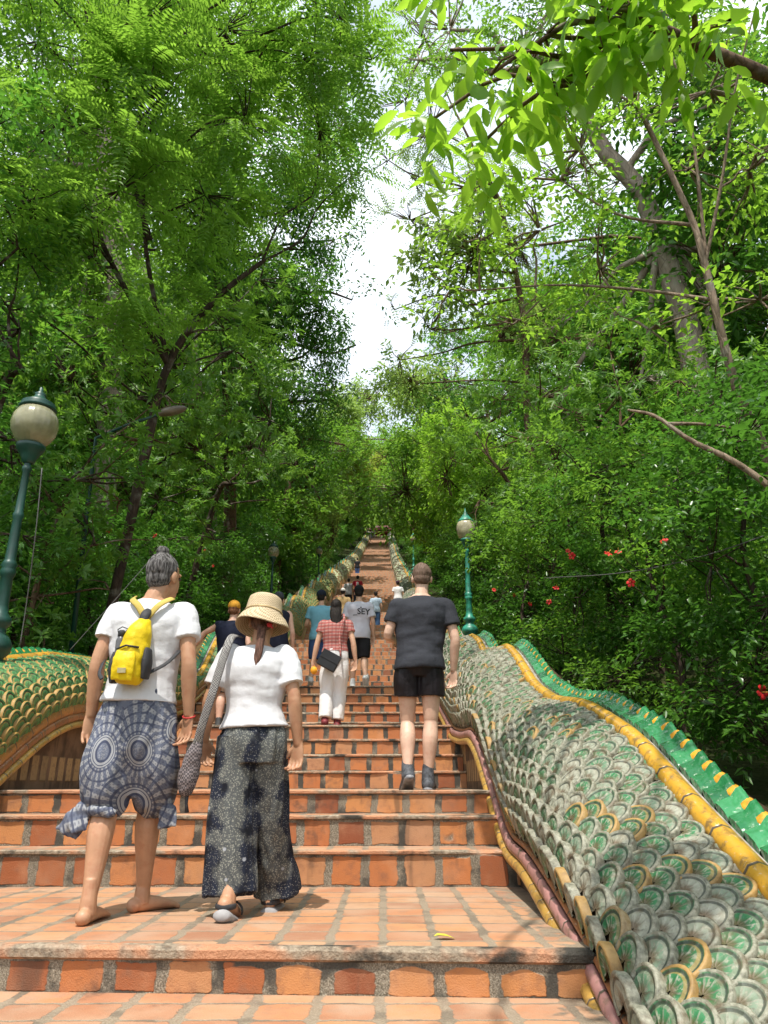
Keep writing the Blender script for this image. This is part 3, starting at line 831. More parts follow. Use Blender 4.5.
# ------------------------------------------------------------------ foliage
def leaf_mat(name, dark, light, trans, tf=0.42, rough=0.42, spec=0.4):
    g = G(name); r = g.attr('rnd')
    c = g.ramp(r, [(0.0, dark), (0.6, tuple((a + b) / 2 for a, b in zip(dark, light))), (1.0, light)])
    p = g.n('BsdfPrincipled', Base_Color=c, Roughness=rough); p.inputs['Specular IOR Level'].default_value = spec
    t = g.n('BsdfTranslucent', Color=g.mix(r, tuple(x * 0.7 for x in trans), trans))
    mixn = g.t.nodes.new('ShaderNodeMixShader'); mixn.inputs[0].default_value = tf
    g.t.links.new(p.outputs[0], mixn.inputs[1]); g.t.links.new(t.outputs[0], mixn.inputs[2]); g.t.links.new(mixn.outputs[0], g.out.inputs[0])
    return g.m
LM = {
    'fresh': leaf_mat('leaf_fresh_green', (0.091, 0.209, 0.019), (0.220, 0.374, 0.043), (0.415, 0.726, 0.060), 0.5),
    'feather': leaf_mat('leaf_feathery_green', (0.079, 0.198, 0.024), (0.189, 0.341, 0.047), (0.378, 0.682, 0.068), 0.5),
    'mid': leaf_mat('leaf_mid_green', (0.061, 0.160, 0.022), (0.171, 0.308, 0.047), (0.293, 0.572, 0.055), 0.44),
    'dark': leaf_mat('leaf_dark_glossy', (0.034, 0.105, 0.017), (0.110, 0.231, 0.038), (0.159, 0.418, 0.043), 0.36, 0.32, 0.5),
    'deep': leaf_mat('leaf_deep_green', (0.037, 0.116, 0.019), (0.104, 0.231, 0.038), (0.183, 0.462, 0.047), 0.42, 0.38, 0.45),
    'pale': leaf_mat('leaf_pale_green', (0.122, 0.220, 0.051), (0.268, 0.363, 0.102), (0.403, 0.605, 0.111), 0.46),  # paler leaf colour; on far crowns it stands in for distance haze
    'olive': leaf_mat('leaf_yellow_olive', (0.122, 0.198, 0.034), (0.317, 0.363, 0.076), (0.439, 0.572, 0.076), 0.46),
    'big': leaf_mat('leaf_big_lime', (0.110, 0.231, 0.021), (0.232, 0.396, 0.043), (0.512, 0.858, 0.060), 0.6, 0.38),
}
def bark(name, a, b, scale=6):
    g = G(name); o = g.obj()
    s = g.vmath('MULTIPLY', o, (1.0, 1.0, 0.25))
    n = g.noise(s, scale * 2, 6, 0.65)
    v = g.n('TexVoronoi', {'feature': 'DISTANCE_TO_EDGE'}, Vector=s, Scale=scale * 2.2)
    c = g.mix(g.step(n, 0.3, 0.7), a, b)
    c = g.mix(g.math('MULTIPLY', g.step(v.outputs[0], 0.05, 0.0), 0.5), c, tuple(x * 0.4 for x in a))
    c = g.mix(g.math('MULTIPLY', g.step(g.noise(o, 3, 4), 0.55, 0.7), 0.5), c, (0.30, 0.29, 0.24))
    return g.done(c, 0.9, g.bump(g.math('ADD', n, g.math('MULTIPLY', v.outputs[0], 1.5)), 0.8, 0.03), 0, 0.15)
BK = {'brown': bark('bark_brown', (0.09, 0.055, 0.035), (0.17, 0.11, 0.07)), 'pale': bark('bark_pale_flaky', (0.24, 0.18, 0.14), (0.42, 0.35, 0.29), 3),
      'dark': bark('bark_dark', (0.035, 0.025, 0.018), (0.08, 0.055, 0.04)), 'tan': bark('bark_tan', (0.16, 0.115, 0.08), (0.29, 0.22, 0.16))}

def unit(a): return a / np.maximum(np.linalg.norm(a, axis=-1, keepdims=True), 1e-9)

def leaf_geo(b, d, n, L, W, hi=False):
    """b,d,n (k,3), L,W (k,) -> verts, faces, leaf count per face"""
    d = unit(d); s = unit(np.cross(d, n)); n = np.cross(s, d)
    L = L[:, None]; W = W[:, None]; k = len(b)
    if not hi:
        V = np.stack([b, b + d * L * .42 + s * W * .5 + n * W * .16, b + d * L - n * L * .12, b + d * L * .42 - s * W * .5 + n * W * .16], 1)
        i = np.arange(k)[:, None] * 4
        F = np.concatenate([i + np.array([[0, 1, 2]]), i + np.array([[0, 2, 3]])], 1).reshape(-1, 3)
        return V.reshape(-1, 3), F, 2
    V = np.stack([b, b + d * L * .30 - n * L * .00, b + d * L * .68 - n * L * .06, b + d * L - n * L * .20,
                  b + d * L * .22 + s * W * .40 + n * W * .13, b + d * L * .58 + s * W * .5 + n * W * .12 - n * L * .05, b + d * L * .86 + s * W * .26 - n * L * .11,
                  b + d * L * .22 - s * W * .40 + n * W * .13, b + d * L * .58 - s * W * .5 + n * W * .12 - n * L * .05, b + d * L * .86 - s * W * .26 - n * L * .11], 1)
    T = np.array([[0, 1, 4], [4, 1, 5], [1, 2, 5], [5, 2, 6], [2, 3, 6], [0, 7, 1], [7, 8, 1], [1, 8, 2], [8, 9, 2], [2, 9, 3]])
    F = (np.arange(k)[:, None, None] * 10 + T[None]).reshape(-1, 3)
    return V.reshape(-1, 3), F, 10

def keep_clear(P, h=3.2):
    """twigs must leave the stairway free for walkers and keep off the photographer"""
    x, y, z = P[:, 0], P[:, 1], P[:, 2]
    bad = (x > -3.7) & (x < 1.75) & (z < smooth_z(y) + np.where(y > 15, h + 1.7, h))
    bad |= (x > -4.05) & (x < 2.05) & (z < smooth_z(y) + 1.9)
    bad |= (x > -1.15) & (x < 0.0) & (y > 13) & (y < 60) & (z < smooth_z(y) + 13)
    bad |= (x > -2.0) & (x < 1.3) & (y > 13) & (z < smooth_z(y) + 7.6)
    bad |= (x > -3.2) & (x < 1.2) & (y >= 58) & (y < 156) & (z < smooth_z(y) + 8.5)
    bad |= np.linalg.norm(P, axis=1) < 2.3
    return ~bad

def foliage(clumps, rng, style, L, W, per, dens, droop=0.25, hi=False, clear=True, shell=0.55, twig=0.5):
    """clumps: (center, radius or (rx,ry,rz)). returns leaf arrays and twig segments"""
    A = []; D = []; C = []
    for c, r in clumps:
        r = np.array(r if hasattr(r, '__len__') else (r, r, r * 0.8), float)
        n = max(3, int(dens * r.prod() ** (2 / 3) * rng.uniform(0.85, 1.15)))
        u = unit(rng.normal(size=(n, 3)))
        u[:, 2] = np.where(u[:, 2] < -0.3, u[:, 2] * 0.5, u[:, 2]); u = unit(u)
        # sub-lumps: pull anchors towards a few attractors so that the crown has gaps
        q = unit(rng.normal(size=(max(4, n // 12), 3))); q *= rng.uniform(shell, 1.0, (len(q), 1))
        pick = rng.integers(0, len(q), n)
        p = q[pick] * 0.80 + u * rng.uniform(0.0, 0.36, (n, 1))
        A.append(np.array(c) + p * r); D.append(unit(p * 0.7 + u * 0.6 + np.array([0, 0, 0.15 - droop]))); C.append(np.repeat(np.array([c], float), n, 0))
    A = np.concatenate(A); D = np.concatenate(D); C = np.concatenate(C)
    if clear:
        k = keep_clear(A + D * twig * 0.5) & keep_clear(A + D * twig * 1.1 - np.array([0, 0, droop * twig * 0.9 + L * 0.5])); A, D, C = A[k], D[k], C[k]
    n = len(A)
    if n == 0: return None
    tone = rng.uniform(0, 1, n)
    up = np.array([0, 0, 1.0])
    side = unit(np.cross(D, up) + rng.normal(size=(n, 3)) * 0.15); nrm = np.cross(side, D)
    s = (np.arange(per) + 0.6) / per
    tl = twig * rng.uniform(0.7, 1.3, n)
    sag = -droop * 0.9
    if style == 'pinnate':
        sg = np.where(np.arange(per) % 2 == 0, 1.0, -1.0)
        s = (np.arange(per) // 2 * 2 + 1.0) / per
        pos = A[:, None] + D[:, None] * (s[None, :, None] * tl[:, None, None]) + up * (sag * (s ** 2)[None, :, None] * tl[:, None, None])
        dr = side[:, None] * sg[None, :, None] + D[:, None] * 0.45 + rng.normal(size=(n, per, 3)) * 0.08 - up * 0.15
        nn = nrm[:, None] + rng.normal(size=(n, per, 3)) * 0.12
        LL = L * (1.15 - 0.75 * np.abs(s - 0.4))[None] * rng.uniform(0.85, 1.15, (n, 1)); 
    elif style == 'whorl':
        a = np.arange(per) * 2.4
        pos = A[:, None] + D[:, None] * (tl[:, None, None] * (0.75 + 0.25 * s[None, :, None]))
        dr = side[:, None] * np.cos(a)[None, :, None] + nrm[:, None] * np.sin(a)[None, :, None] + D[:, None] * 0.45 + rng.normal(size=(n, per, 3)) * 0.15 - up * 0.1
        nn = D[:, None] + up * 0.5 + rng.normal(size=(n, per, 3)) * 0.25
        LL = L * rng.uniform(0.65, 1.2, (n, per))
    elif style == 'needle':
        pos = A[:, None] + D[:, None] * (tl[:, None, None] * s[None, :, None])
        dr = D[:, None] * 0.8 + rng.normal(size=(n, per, 3)) * 0.6
        nn = rng.normal(size=(n, per, 3)); LL = L * rng.uniform(0.7, 1.2, (n, per))
    else:
        sg = np.where(np.arange(per) % 2 == 0, 1.0, -1.0)
        pos = A[:, None] + D[:, None] * (s[None, :, None] * tl[:, None, None]) + up * (sag * (s ** 2)[None, :, None] * tl[:, None, None]) + rng.normal(size=(n, per, 3)) * 0.12 * twig
        dr = side[:, None] * sg[None, :, None] + D[:, None] * 0.6 + rng.normal(size=(n, per, 3)) * 0.4 - up * droop
        nn = up + nrm[:, None] * 0.4 + rng.normal(size=(n, per, 3)) * 0.45
        LL = L * rng.uniform(0.6, 1.2, (n, per))
    LL = np.broadcast_to(LL, (n, per))
    WW = LL * (W / L) * rng.uniform(0.85, 1.15, (n, per))
    V, F, m = leaf_geo(pos.reshape(-1, 3), dr.reshape(-1, 3), unit(nn.reshape(-1, 3)), LL.ravel(), WW.ravel(), hi)
    r = np.clip(np.repeat(tone, per) * 0.6 + rng.uniform(0, 0.4, n * per), 0, 1)
    return V, F, np.repeat(r, m), (A, D, tl, C)

def tube_np(p, r, n=6):
    """p (m,3), r (m,) -> verts, quads"""
    v, f, _ = tube_geo(p, list(r), n, False)
    return np.array([tuple(q) for q in v]), np.array(f)

def limbs(root_paths, tw, rng, frac=0.35, r_tw=0.012, seg=5):
    V = []; F = []; nb = 0
    def add(p, r, n=6):
        nonlocal nb
        v, f = tube_np(p, r, n); V.append(v); F.append(f + nb); nb += len(v)
    for p, r in root_paths: add(p, r, 10 if r[0] > 0.06 else 6)
    if tw is not None:
        A, D, tl, C = tw
        n = len(A); sel = rng.random(n) < frac
        for a, d, t, c in zip(A[sel], D[sel], tl[sel], C[sel]):
            mid = c + (a - c) * 0.5 + rng.normal(size=3) * 0.06 * np.linalg.norm(a - c)
            add(np.array([c + (a - c) * 0.08, mid, a, a + d * t * 0.8]), np.array([r_tw * 1.6, r_tw * 1.1, r_tw * 0.7, r_tw * 0.3]), 4)
    return np.concatenate(V), np.concatenate(F)

def branchy(p0, p1, r0, r1, rng, wob=0.06, n=9):
    p0 = np.array(p0, float); p1 = np.array(p1, float); L = np.linalg.norm(p1 - p0)
    c = [p0, p0 * .66 + p1 * .34 + rng.normal(size=3) * wob * L, p0 * .33 + p1 * .67 + rng.normal(size=3) * wob * L, p1]
    return spline(c, n), np.linspace(r0, r1, n)

def tree(name, label, trunk, clumps, style='broad', mat='mid', L=0.11, W=0.045, per=12, dens=60, bk='brown', r0=0.12, group=None, seed=1, droop=0.25, hi=False,
         forks=None, frac=0.16, cat='tree', clear=True, twig=0.5, extra=None, shell=0.55, r_tw=0.012):
    """trunk: control points from the ground up. clumps: (vec, r)"""
    rng = np.random.default_rng(seed)
    base = np.array(trunk[0], float)
    root = empty(name, base); tag(root, label, cat, group)
    paths = []
    m = 16
    tp = spline(trunk, m); tr = np.linspace(r0, r0 * 0.45, m); tr[0] *= 1.25
    paths.append((tp, tr))
    for e in (extra or []):
        q = spline(e[0], 14); paths.append((q, np.linspace(e[1], e[2], 14)))
    src = [tp[int(m * 0.55):]] + [spline(e[0], 14)[4:] for e in (extra or [])]
    src = np.concatenate(src)
    for c, r in clumps:
        c = np.array(c, float); d = np.linalg.norm(src - c, axis=1) + np.maximum(src[:, 2] - c[2] + 0.3, 0) * 1.5
        s = src[np.argmin(d)]
        rr = max(0.018, r0 * 0.28)
        paths.append(branchy(s, c, rr, rr * 0.4, rng))
    res = foliage(clumps, rng, style, L, W, per, dens, droop, hi, clear, shell, twig)
    tw = res[3] if res else None
    V, F = limbs(paths, tw, rng, frac, r_tw)
    np_mesh('trunk', V - base, F, BK[bk], root, smooth=True)
    if res: np_mesh('crown', res[0] - base, res[1], LM[mat], root, rnd=res[2])
    return root

def gz(x, y): return float(bank_z(np.array(x), np.array(y)))
A_ = lambda px, py, t, r: (np.array(at(px, py, t)), r)

# --- left, near: feathery tree with forked stems
b0 = (-4.35, 11.2, gz(-4.35, 11.2))
fork = tuple(at(168, 365, 12.0))
tree('feathery_tree', 'feathery leaved tree with forking dark stems above the mossy balustrade', [b0, at(140, 480, 11.6), fork, at(215, 300, 12.2), at(262, 262, 12.6)],
     [A_(40, 40, 10.5, 1.2), A_(130, 20, 11, 1.3), A_(225, 30, 12, 1.3), A_(310, 60, 12.5, 1.2), A_(345, 20, 12, 1.0), A_(60, 120, 10, 1.1), A_(150, 110, 11, 1.2), A_(245, 120, 12, 1.3), A_(320, 130, 13, 1.0),
      A_(30, 200, 9.5, 1.0), A_(120, 190, 10.5, 1.1), A_(205, 195, 12, 1.1), A_(280, -40, 12, 1.5), A_(130, -60, 11.5, 1.6), A_(20, -40, 10, 1.4), A_(95, 260, 10.5, 0.9), A_(185, 250, 12.5, 0.8), A_(372, 60, 12.6, .6), A_(352, 175, 13.4, .55), A_(225, 330, 12.2, .6), A_(150, 330, 11.6, .6)],
     'pinnate', 'feather', 0.135, 0.043, 20, 84, 'dark', 0.085, seed=21, droop=0.35, frac=0.16, twig=0.66, r_tw=0.008,
     extra=[([fork, at(110, 260, 11.2), at(85, 200, 10.8), at(40, 130, 10.3)], 0.05, 0.02), ([fork, at(145, 240, 11.8), at(150, 130, 11.8), at(190, 20, 12)], 0.045, 0.018), ([at(150, 240, 11.8), at(118, 130, 11.4), at(85, 10, 11)], 0.05, 0.02)])
# --- left understory trees with broad leaves
for i, (bx, by, cl, mt, lab, sty) in enumerate([
    (-5.2, 13.5, [(120, 330, 13, 1.2), (200, 300, 13.5, 1.2), (70, 380, 12, 1.1), (160, 400, 13, 1.2), (235, 350, 14, 1.1), (100, 440, 12.5, 1.1), (200, 450, 13.5, 1.1), (270, 420, 15, 1.2), (30, 310, 11.5, 1.1), (260, 280, 14.5, 1.0)], 'mid', 'broad leaved understory tree filling the gap below the feathery tree', 'whorl'),
    (-6.0, 9.5, [(20, 330, 10, 1.0), (10, 440, 9.5, 1.0), (70, 480, 10, 1.0), (20, 250, 10, 1.0), (90, 530, 10.5, 1.0), (-40, 380, 9, 1.2), (-30, 150, 9, 1.4)], 'deep', 'shaded dark tree at the left edge behind the smoky lamp globe', 'broad'),
    (-4.9, 17.5, [(160, 500, 16, 1.1), (220, 490, 17, 1.2), (270, 500, 18, 1.2), (180, 440, 16.5, 1.1), (250, 450, 18, 1.2), (300, 470, 20, 1.2), (215, 540, 16.5, 1.0)], 'mid', 'leafy small tree with a few red blossoms above the yellow cap', 'whorl')]):
    zz = gz(bx, by); c0 = np.mean([np.array(at(*q[:3])) for q in cl], axis=0)
    tree('understory_tree', lab, [(bx, by, zz), (bx + 0.2, by - 0.1, zz + 2.0), tuple(c0 * 0.7 + np.array([bx, by, zz + 4]) * 0.3), tuple(c0)],
         [A_(*q) for q in cl], sty, mt, 0.16 if sty == 'whorl' else 0.12, 0.055 if sty == 'whorl' else 0.05, 11, 62, 'dark', 0.10, seed=31 + i, droop=0.2, twig=0.4)
# --- left: big dark tree leaning over the stairs
b1 = (-5.6, 25.0, gz(-5.6, 25.0))
tree('dark_leaning_tree', 'tall dark leaved tree leaning over the steps on the shaded side', [b1, (-5.5, 25.0, b1[2] + 4), at(225, 330, 25), at(205, 200, 25)],
     [A_(215, 300, 24, 2.0), A_(275, 290, 25, 2.0), A_(315, 345, 25.5, 1.7), A_(335, 400, 26, 1.5), A_(290, 400, 25, 1.8), A_(240, 390, 23, 1.8), A_(250, 220, 25, 1.9), A_(305, 250, 26, 1.2), A_(200, 220, 24, 2.0),
      A_(345, 445, 28, 1.2), A_(300, 450, 26, 1.5), A_(255, 455, 24, 1.6), A_(320, 500, 27, 1.3), A_(322, 170, 26, 1.5), A_(345, 120, 27, 1.2), A_(300, 200, 25, 1.4), A_(285, 170, 25, 1.6), A_(320, 310, 25, 1.5), A_(352, 300, 26.5, 1.0), A_(356, 345, 27, 1.0), A_(335, 240, 26, .9)],
     'broad', 'deep', 0.19, 0.07, 13, 74, 'brown', 0.28, seed=41, droop=0.55, twig=0.75, r_tw=0.009, frac=0.2)
b1 = (-7.5, 19.0, gz(-7.5, 19.0))
tree('pale_trunk_tree', 'tall tree with a pale flaky trunk glimpsed behind the feathery leaves', [b1, at(115, 300, 20), at(100, 100, 21), at(90, -60, 22)],
     [A_(60, 60, 21, 2.2), A_(140, 0, 22, 2.4), A_(30, 150, 20, 2.0), A_(160, 120, 22, 2.0), A_(20, -50, 20, 2.5), A_(90, 250, 20, 2.0), A_(150, 320, 20, 1.8), A_(60, 350, 19, 1.8)],
     'broad', 'mid', 0.17, 0.07, 12, 64, 'pale', 0.34, seed=42, twig=0.7, r_tw=0.01, frac=0.2)
b1 = (-7.0, 31.0, gz(-7.0, 31.0))
tree('pale_trunk_tree', 'second pale trunked tree showing between dark crowns above the woman in the straw hat', [b1, at(190, 330, 31), at(200, 240, 32), at(215, 80, 33)],
     [A_(200, 130, 32, 2.6), A_(260, 90, 33, 2.6), A_(150, 200, 31, 2.4), A_(240, 30, 34, 2.6), A_(310, 110, 34, 2.0), A_(180, 40, 33, 2.8), A_(335, 60, 34, 1.6)],
     'broad', 'mid', 0.24, 0.10, 12, 54, 'pale', 0.36, seed=43, twig=0.9, r_tw=0.012, frac=0.2)

# --- right: large leaved tree reaching in overhead
b2 = (4.6, 4.2, gz(4.6, 4.2))
tree('large_leaved_tree', 'tree with big ribbed lime green leaves reaching in overhead', [b2, (4.5, 4.2, 2.5), (3.6, 4.1, 4.4), at(640, 20, 4.9)],
     [A_(450, 50, 4.8, 0.34), A_(490, 75, 4.8, 0.36), A_(545, 35, 4.8, 0.36), A_(610, 10, 4.7, 0.40), A_(665, 35, 4.6, 0.36), A_(730, 20, 4.5, 0.36), A_(425, 125, 5.0, 0.22), A_(570, -30, 4.9, 0.45), A_(700, -40, 4.6, 0.5), A_(475, 150, 5.0, 0.22), A_(590, 85, 5.0, 0.15), (np.array([0.7, -0.3, 5.2]), 0.8), (np.array([-0.4, -0.6, 5.8]), 0.8), (np.array([1.6, 0.2, 5.6]), 0.8), (np.array([0.2, 0.3, 6.4]), 0.6)],  # last clumps hang unseen overhead, added to throw dappled shade on the landing
     'broad', 'big', 0.215, 0.075, 7, 84, 'brown', 0.09, seed=51, hi=True, droop=0.75, twig=0.26, r_tw=0.007)
# --- right: slender trunk with rough dead bough
b3 = (4.45, 7.9, gz(4.45, 7.9))
tr3 = [b3, at(770, 470, 8.4), at(735, 385, 8.3), at(705, 265, 8.6), at(690, 215, 8.8), at(640, 110, 9.2)]
tree('slender_tree', 'slender brown trunked tree dividing into thin stems at the right edge', tr3,
     [A_(640, 80, 9.3, 0.9), A_(710, 90, 9.0, 0.9), A_(580, 150, 9.6, 0.9), A_(540, 230, 10, 0.85), A_(480, 240, 10.4, 0.7), A_(750, 170, 8.6, 0.8), A_(690, 170, 9, 0.7), A_(600, 270, 9.6, 0.7), A_(520, 320, 10, 0.7), A_(450, 290, 10.6, 0.55), A_(650, 330, 9.2, 0.6), A_(760, 300, 8.4, 0.7), A_(480, 170, 10.2, 0.8), A_(560, 80, 9.4, 0.8)],
     'broad', 'fresh', 0.125, 0.058, 10, 52, 'tan', 0.064, seed=52, twig=0.42, frac=0.35,
     extra=[([at(705, 265, 8.6), at(722, 180, 8.6), at(735, 90, 8.6), at(755, 10, 8.6)], 0.024, 0.010), ([at(715, 300, 8.5), at(640, 290, 9.2), at(560, 285, 9.8), at(480, 290, 10.3)], 0.024, 0.01),
            ([at(692, 225, 8.8), at(620, 215, 9.2), at(560, 180, 9.6)], 0.025, 0.01), ([at(708, 275, 8.6), at(690, 120, 9.0), at(660, 20, 9.2)], 0.022, 0.010)])
# --- right: big pale leaning trunk
b4 = (6.9, 16.5, gz(6.9, 16.5))
tree('pale_leaning_tree', 'big pale trunked tree leaning left behind the slender brown trunk', [b4, at(700, 430, 16.5), at(688, 330, 17), at(665, 260, 17.5), at(640, 190, 17.8), at(600, 145, 18), at(560, 60, 18.5)],
     [A_(600, 60, 18, 1.8), A_(520, 60, 19, 1.9), A_(660, 60, 17.5, 1.9), A_(730, 90, 17, 1.9), A_(560, 0, 18.5, 2), A_(680, 0, 17, 2), A_(450, 30, 19.5, 1.7), A_(760, 200, 16.5, 1.6), A_(720, 300, 17.5, 1.5), A_(640, 380, 17.5, 1.5), A_(590, 300, 18, 1.5), A_(560, 400, 18, 1.4), A_(420, 60, 20.5, 1.3), A_(750, 400, 16, 1.4), A_(620, 180, 19.5, 1.4)],
     'broad', 'mid', 0.15, 0.062, 13, 40, 'pale', 0.36, seed=53, twig=0.65, r_tw=0.016)
b4 = (5.6, 24.5, gz(5.6, 24.5))
tree('fine_leaved_tree', 'airy fine leaved tree at the edge of the sky gap', [b4, at(528, 420, 25), at(524, 320, 25.5), at(500, 200, 26)],
     [A_(430, 130, 26, 1.7), A_(480, 190, 26, 1.7), A_(410, 220, 26.5, 1.2), A_(450, 270, 26.5, 1.5), A_(520, 250, 26, 1.7), A_(430, 330, 27, 1.3), A_(500, 340, 26, 1.6), A_(415, 180, 26.5, 0.9), A_(560, 180, 26, 1.8), A_(405, 100, 26, 1.2), A_(394, 310, 27, .8), A_(388, 160, 26.5, .7), A_(400, 360, 28, 1.0), A_(560, 340, 25, 1.6), A_(425, 40, 26, 1.6)],
     'pinnate', 'pale', 0.13, 0.045, 16, 26, 'brown', 0.17, seed=54, twig=0.75, frac=0.5, r_tw=0.016)
for i, (bx, by, cl, mt, lab) in enumerate([
    (4.6, 12.0, [(600, 420, 12.5, 1.0), (660, 450, 12, 1.0), (560, 470, 13, 1.0), (720, 400, 11.5, 1.0), (520, 440, 14, 1.0), (620, 500, 12, 0.9), (740, 480, 10.5, 0.9), (680, 380, 12.2, 0.9), (540, 400, 13.5, 0.9), (610, 350, 12.8, 0.8)], 'mid', 'leafy young tree under the pale leaning trunk'),
    (4.3, 18.0, [(500, 470, 19, 1.1), (470, 420, 20, 1.1), (540, 500, 18, 1.0), (450, 460, 20.5, 1.0), (500, 400, 20, 1.1), (480, 500, 18.5, 1.0)], 'mid', 'bushy bright tree above the cream lamp globe')]):
    zz = gz(bx, by); c0 = np.mean([np.array(at(*q[:3])) for q in cl], axis=0)
    tree('understory_tree', lab, [(bx, by, zz), (bx, by, zz + 2.0), tuple(c0 * 0.6 + np.array([bx, by, zz + 3]) * 0.4), tuple(c0)],
         [A_(*q) for q in cl], 'whorl', mt, 0.15, 0.052, 11, 62, 'brown', 0.09, seed=61 + i, droop=0.2, twig=0.4)

# --- avenue trees on both sides further up; their crowns close over the stairs
def avenue(name, label, x, y, h, lean, rad, mt, seed, bk='brown', style='broad', L=0.3, dens=26, group=None):
    zz = gz(x, y); rng = np.random.default_rng(seed)
    cl = []
    for k in range(13):
        f = rng.uniform(0.25, 1.0)
        cl.append((np.array([x + lean * f + rng.normal() * rad * 0.55, y + rng.normal() * rad * 0.7, zz + h * f]), rad * rng.uniform(0.45, 0.7) * (1.15 - 0.35 * f)))
    return tree(name, label, [(x, y, zz - 0.3), (x + lean * 0.1, y, zz + h * 0.35), (x + lean * 0.5, y, zz + h * 0.7), (x + lean * 0.8, y, zz + h * 0.95)], cl, style, mt, L, L * 0.42, 12, dens, bk, 0.16 + 0.008 * h,
                group, seed, 0.35, twig=L * 3.2, frac=0.3, r_tw=0.02)
AV = [(-5.6, 37, 10, 1.0, 3.0, 'mid', 'bright leafy crown arching over the shaded left rail beyond the dark leaning tree'), (-6.0, 50, 12, 1.5, 3.4, 'pale', 'pale sunlit crown in the middle distance left of the sky gap'),
      (-6.5, 66, 13, 2.0, 4.0, 'olive', 'yellowish tree far up on the left of the steps'), (-7, 86, 15, 3.5, 4.6, 'mid', 'green crown beside the upper steps on the left'), (-8, 110, 17, 4.0, 5.4, 'pale', 'hazy crown near the top of the steps on the left'),
      (4.2, 29, 8, -0.3, 2.6, 'fresh', 'sunlit rounded tree just behind the cream globe lamp'), (4.4, 38, 10, -0.6, 3.0, 'fresh', 'bright rounded crown spilling over the right rail'), (4.8, 50, 13, -1.4, 3.6, 'mid', 'broad green crown over the middle of the right rail'),
      (5.5, 66, 16, -2.0, 4.4, 'pale', 'pale spreading crown below the sky gap on the right'), (6.5, 88, 17, -3.6, 5.0, 'mid', 'green crown beside the upper steps on the right'), (7.0, 112, 18, -4.2, 5.6, 'olive', 'yellowish crown near the top of the steps on the right'),
      (-7.5, 142, 17, 3.0, 5.5, 'mid', 'distant tree left of the temple gate'), (6.0, 146, 17, -3.0, 5.5, 'pale', 'distant tree right of the temple gate'), (-3.0, 188, 32, 1.0, 10.5, 'pale', 'large tree rising behind the temple gate')]
for i, (x, y, h, ln, rd, mt, lab) in enumerate(AV):
    avenue('avenue_tree', lab, x, y, h, ln, rd, mt, 100 + i, L=0.13 + 0.0042 * y, dens=70 if y < 45 else 42)
# --- taller trees behind, both sides (copies of three kinds)
def copy_tree(o, loc, rz, sc, label, group=None):
    c = o.copy(); COL.objects.link(c); c.location = loc; c.rotation_euler = (0, 0, rz); c.scale = (sc, sc, sc); c['label'] = label
    if group: c['group'] = group
    for ch in o.children:
        d = ch.copy(); COL.objects.link(d); d.parent = c
    return c
protos = []
GB = 'tall forest trees standing behind the avenue'
LB = 'tall forest tree in the crowd of crowns behind the hedges'
for i, (x, y, mt) in enumerate([(-11, 22, 'mid'), (10.5, 24, 'deep'), (-10, 40, 'pale')]):
    protos.append(avenue('forest_tree', LB, x, y, 17, 0.5, 4.6, mt, 140 + i, 'brown', L=0.30, dens=34, group=GB))
k = 0
for side in (-1, 1):
    for y, off in ((14, 11), (30, 13), (32, 8.5), (46, 10), (60, 9.5), (62, 14), (78, 11), (96, 12), (116, 11), (136, 12), (20, 17), (44, 18)):
        x = -1 + side * (off + 1.0); k += 1
        if side > 0 and y == 14: x = 12.5
        copy_tree(protos[k % 3], (x, y, gz(x, y) - 0.3), k * 2.1, 0.85 + 0.06 * (k * 7 % 6), LB, GB)

# --- hedges of glossy shrubs along both rails
def shrub(label, x, y, w, h, mt, seed, group=None, L=0.095, dens=150, style='broad'):
    rng = np.random.default_rng(seed); zz = gz(x, y)
    cl = [(np.array([x + rng.uniform(-.4, .4) * w, y + rng.uniform(-.45, .45) * w, zz + h * f]), (w * 0.42 * rng.uniform(.8, 1.2), w * 0.42 * rng.uniform(.8, 1.2), h * 0.2)) for f in (0.12, 0.3, 0.35, 0.5, 0.6, 0.72, 0.85, 0.95)]
    return tree('hedge_shrub', label, [(x, y, zz - 0.2), (x + 0.1, y, zz + h * 0.3), (x - 0.1, y + 0.1, zz + h * 0.6), (x, y, zz + h * 0.85)], cl, style, mt, L, L * 0.47, 12, dens, 'dark', 0.045, group, seed, 0.2, cat='shrub', twig=0.32, frac=0.12, r_tw=0.006)
GHR = 'glossy hibiscus shrubs hedging the white scaled balustrade'
GHL = 'shaded shrubs hedging the mossy balustrade'
LHR = 'glossy dark hibiscus shrub in the hedge behind the white scaled balustrade'
LHL = 'dark shaded shrub in the hedge behind the mossy balustrade'
HR = [shrub(LHR, 3.35, 4.6, 1.7, 3.0, 'dark', 201, GHR), shrub(LHR, 3.5, 6.6, 1.8, 3.4, 'dark', 202, GHR), shrub(LHR, 3.4, 8.8, 1.9, 3.6, 'mid', 203, GHR)]
tree('understory_tree', 'young leafy tree in front of the forking dark trunk', [(-4.75, 9.6, gz(-4.75, 9.6)), (-4.7, 9.6, 1.6), (-4.6, 9.6, 2.8), (-4.5, 9.6, 3.6)], [(np.array([-4.7 + .5 * sin(k * 2.3), 9.5 + .5 * cos(k * 1.7), 1.2 + .36 * k]), .62) for k in range(9)] + [A_(142, 440, 10.5, .6), A_(120, 500, 10.3, .65), A_(95, 545, 10.1, .65), A_(165, 395, 10.8, .5), A_(110, 590, 10.2, .6), A_(150, 540, 10.6, .5)], 'whorl', 'mid', .14, .05, 10, 64, 'brown', .06, seed=230, twig=.35)
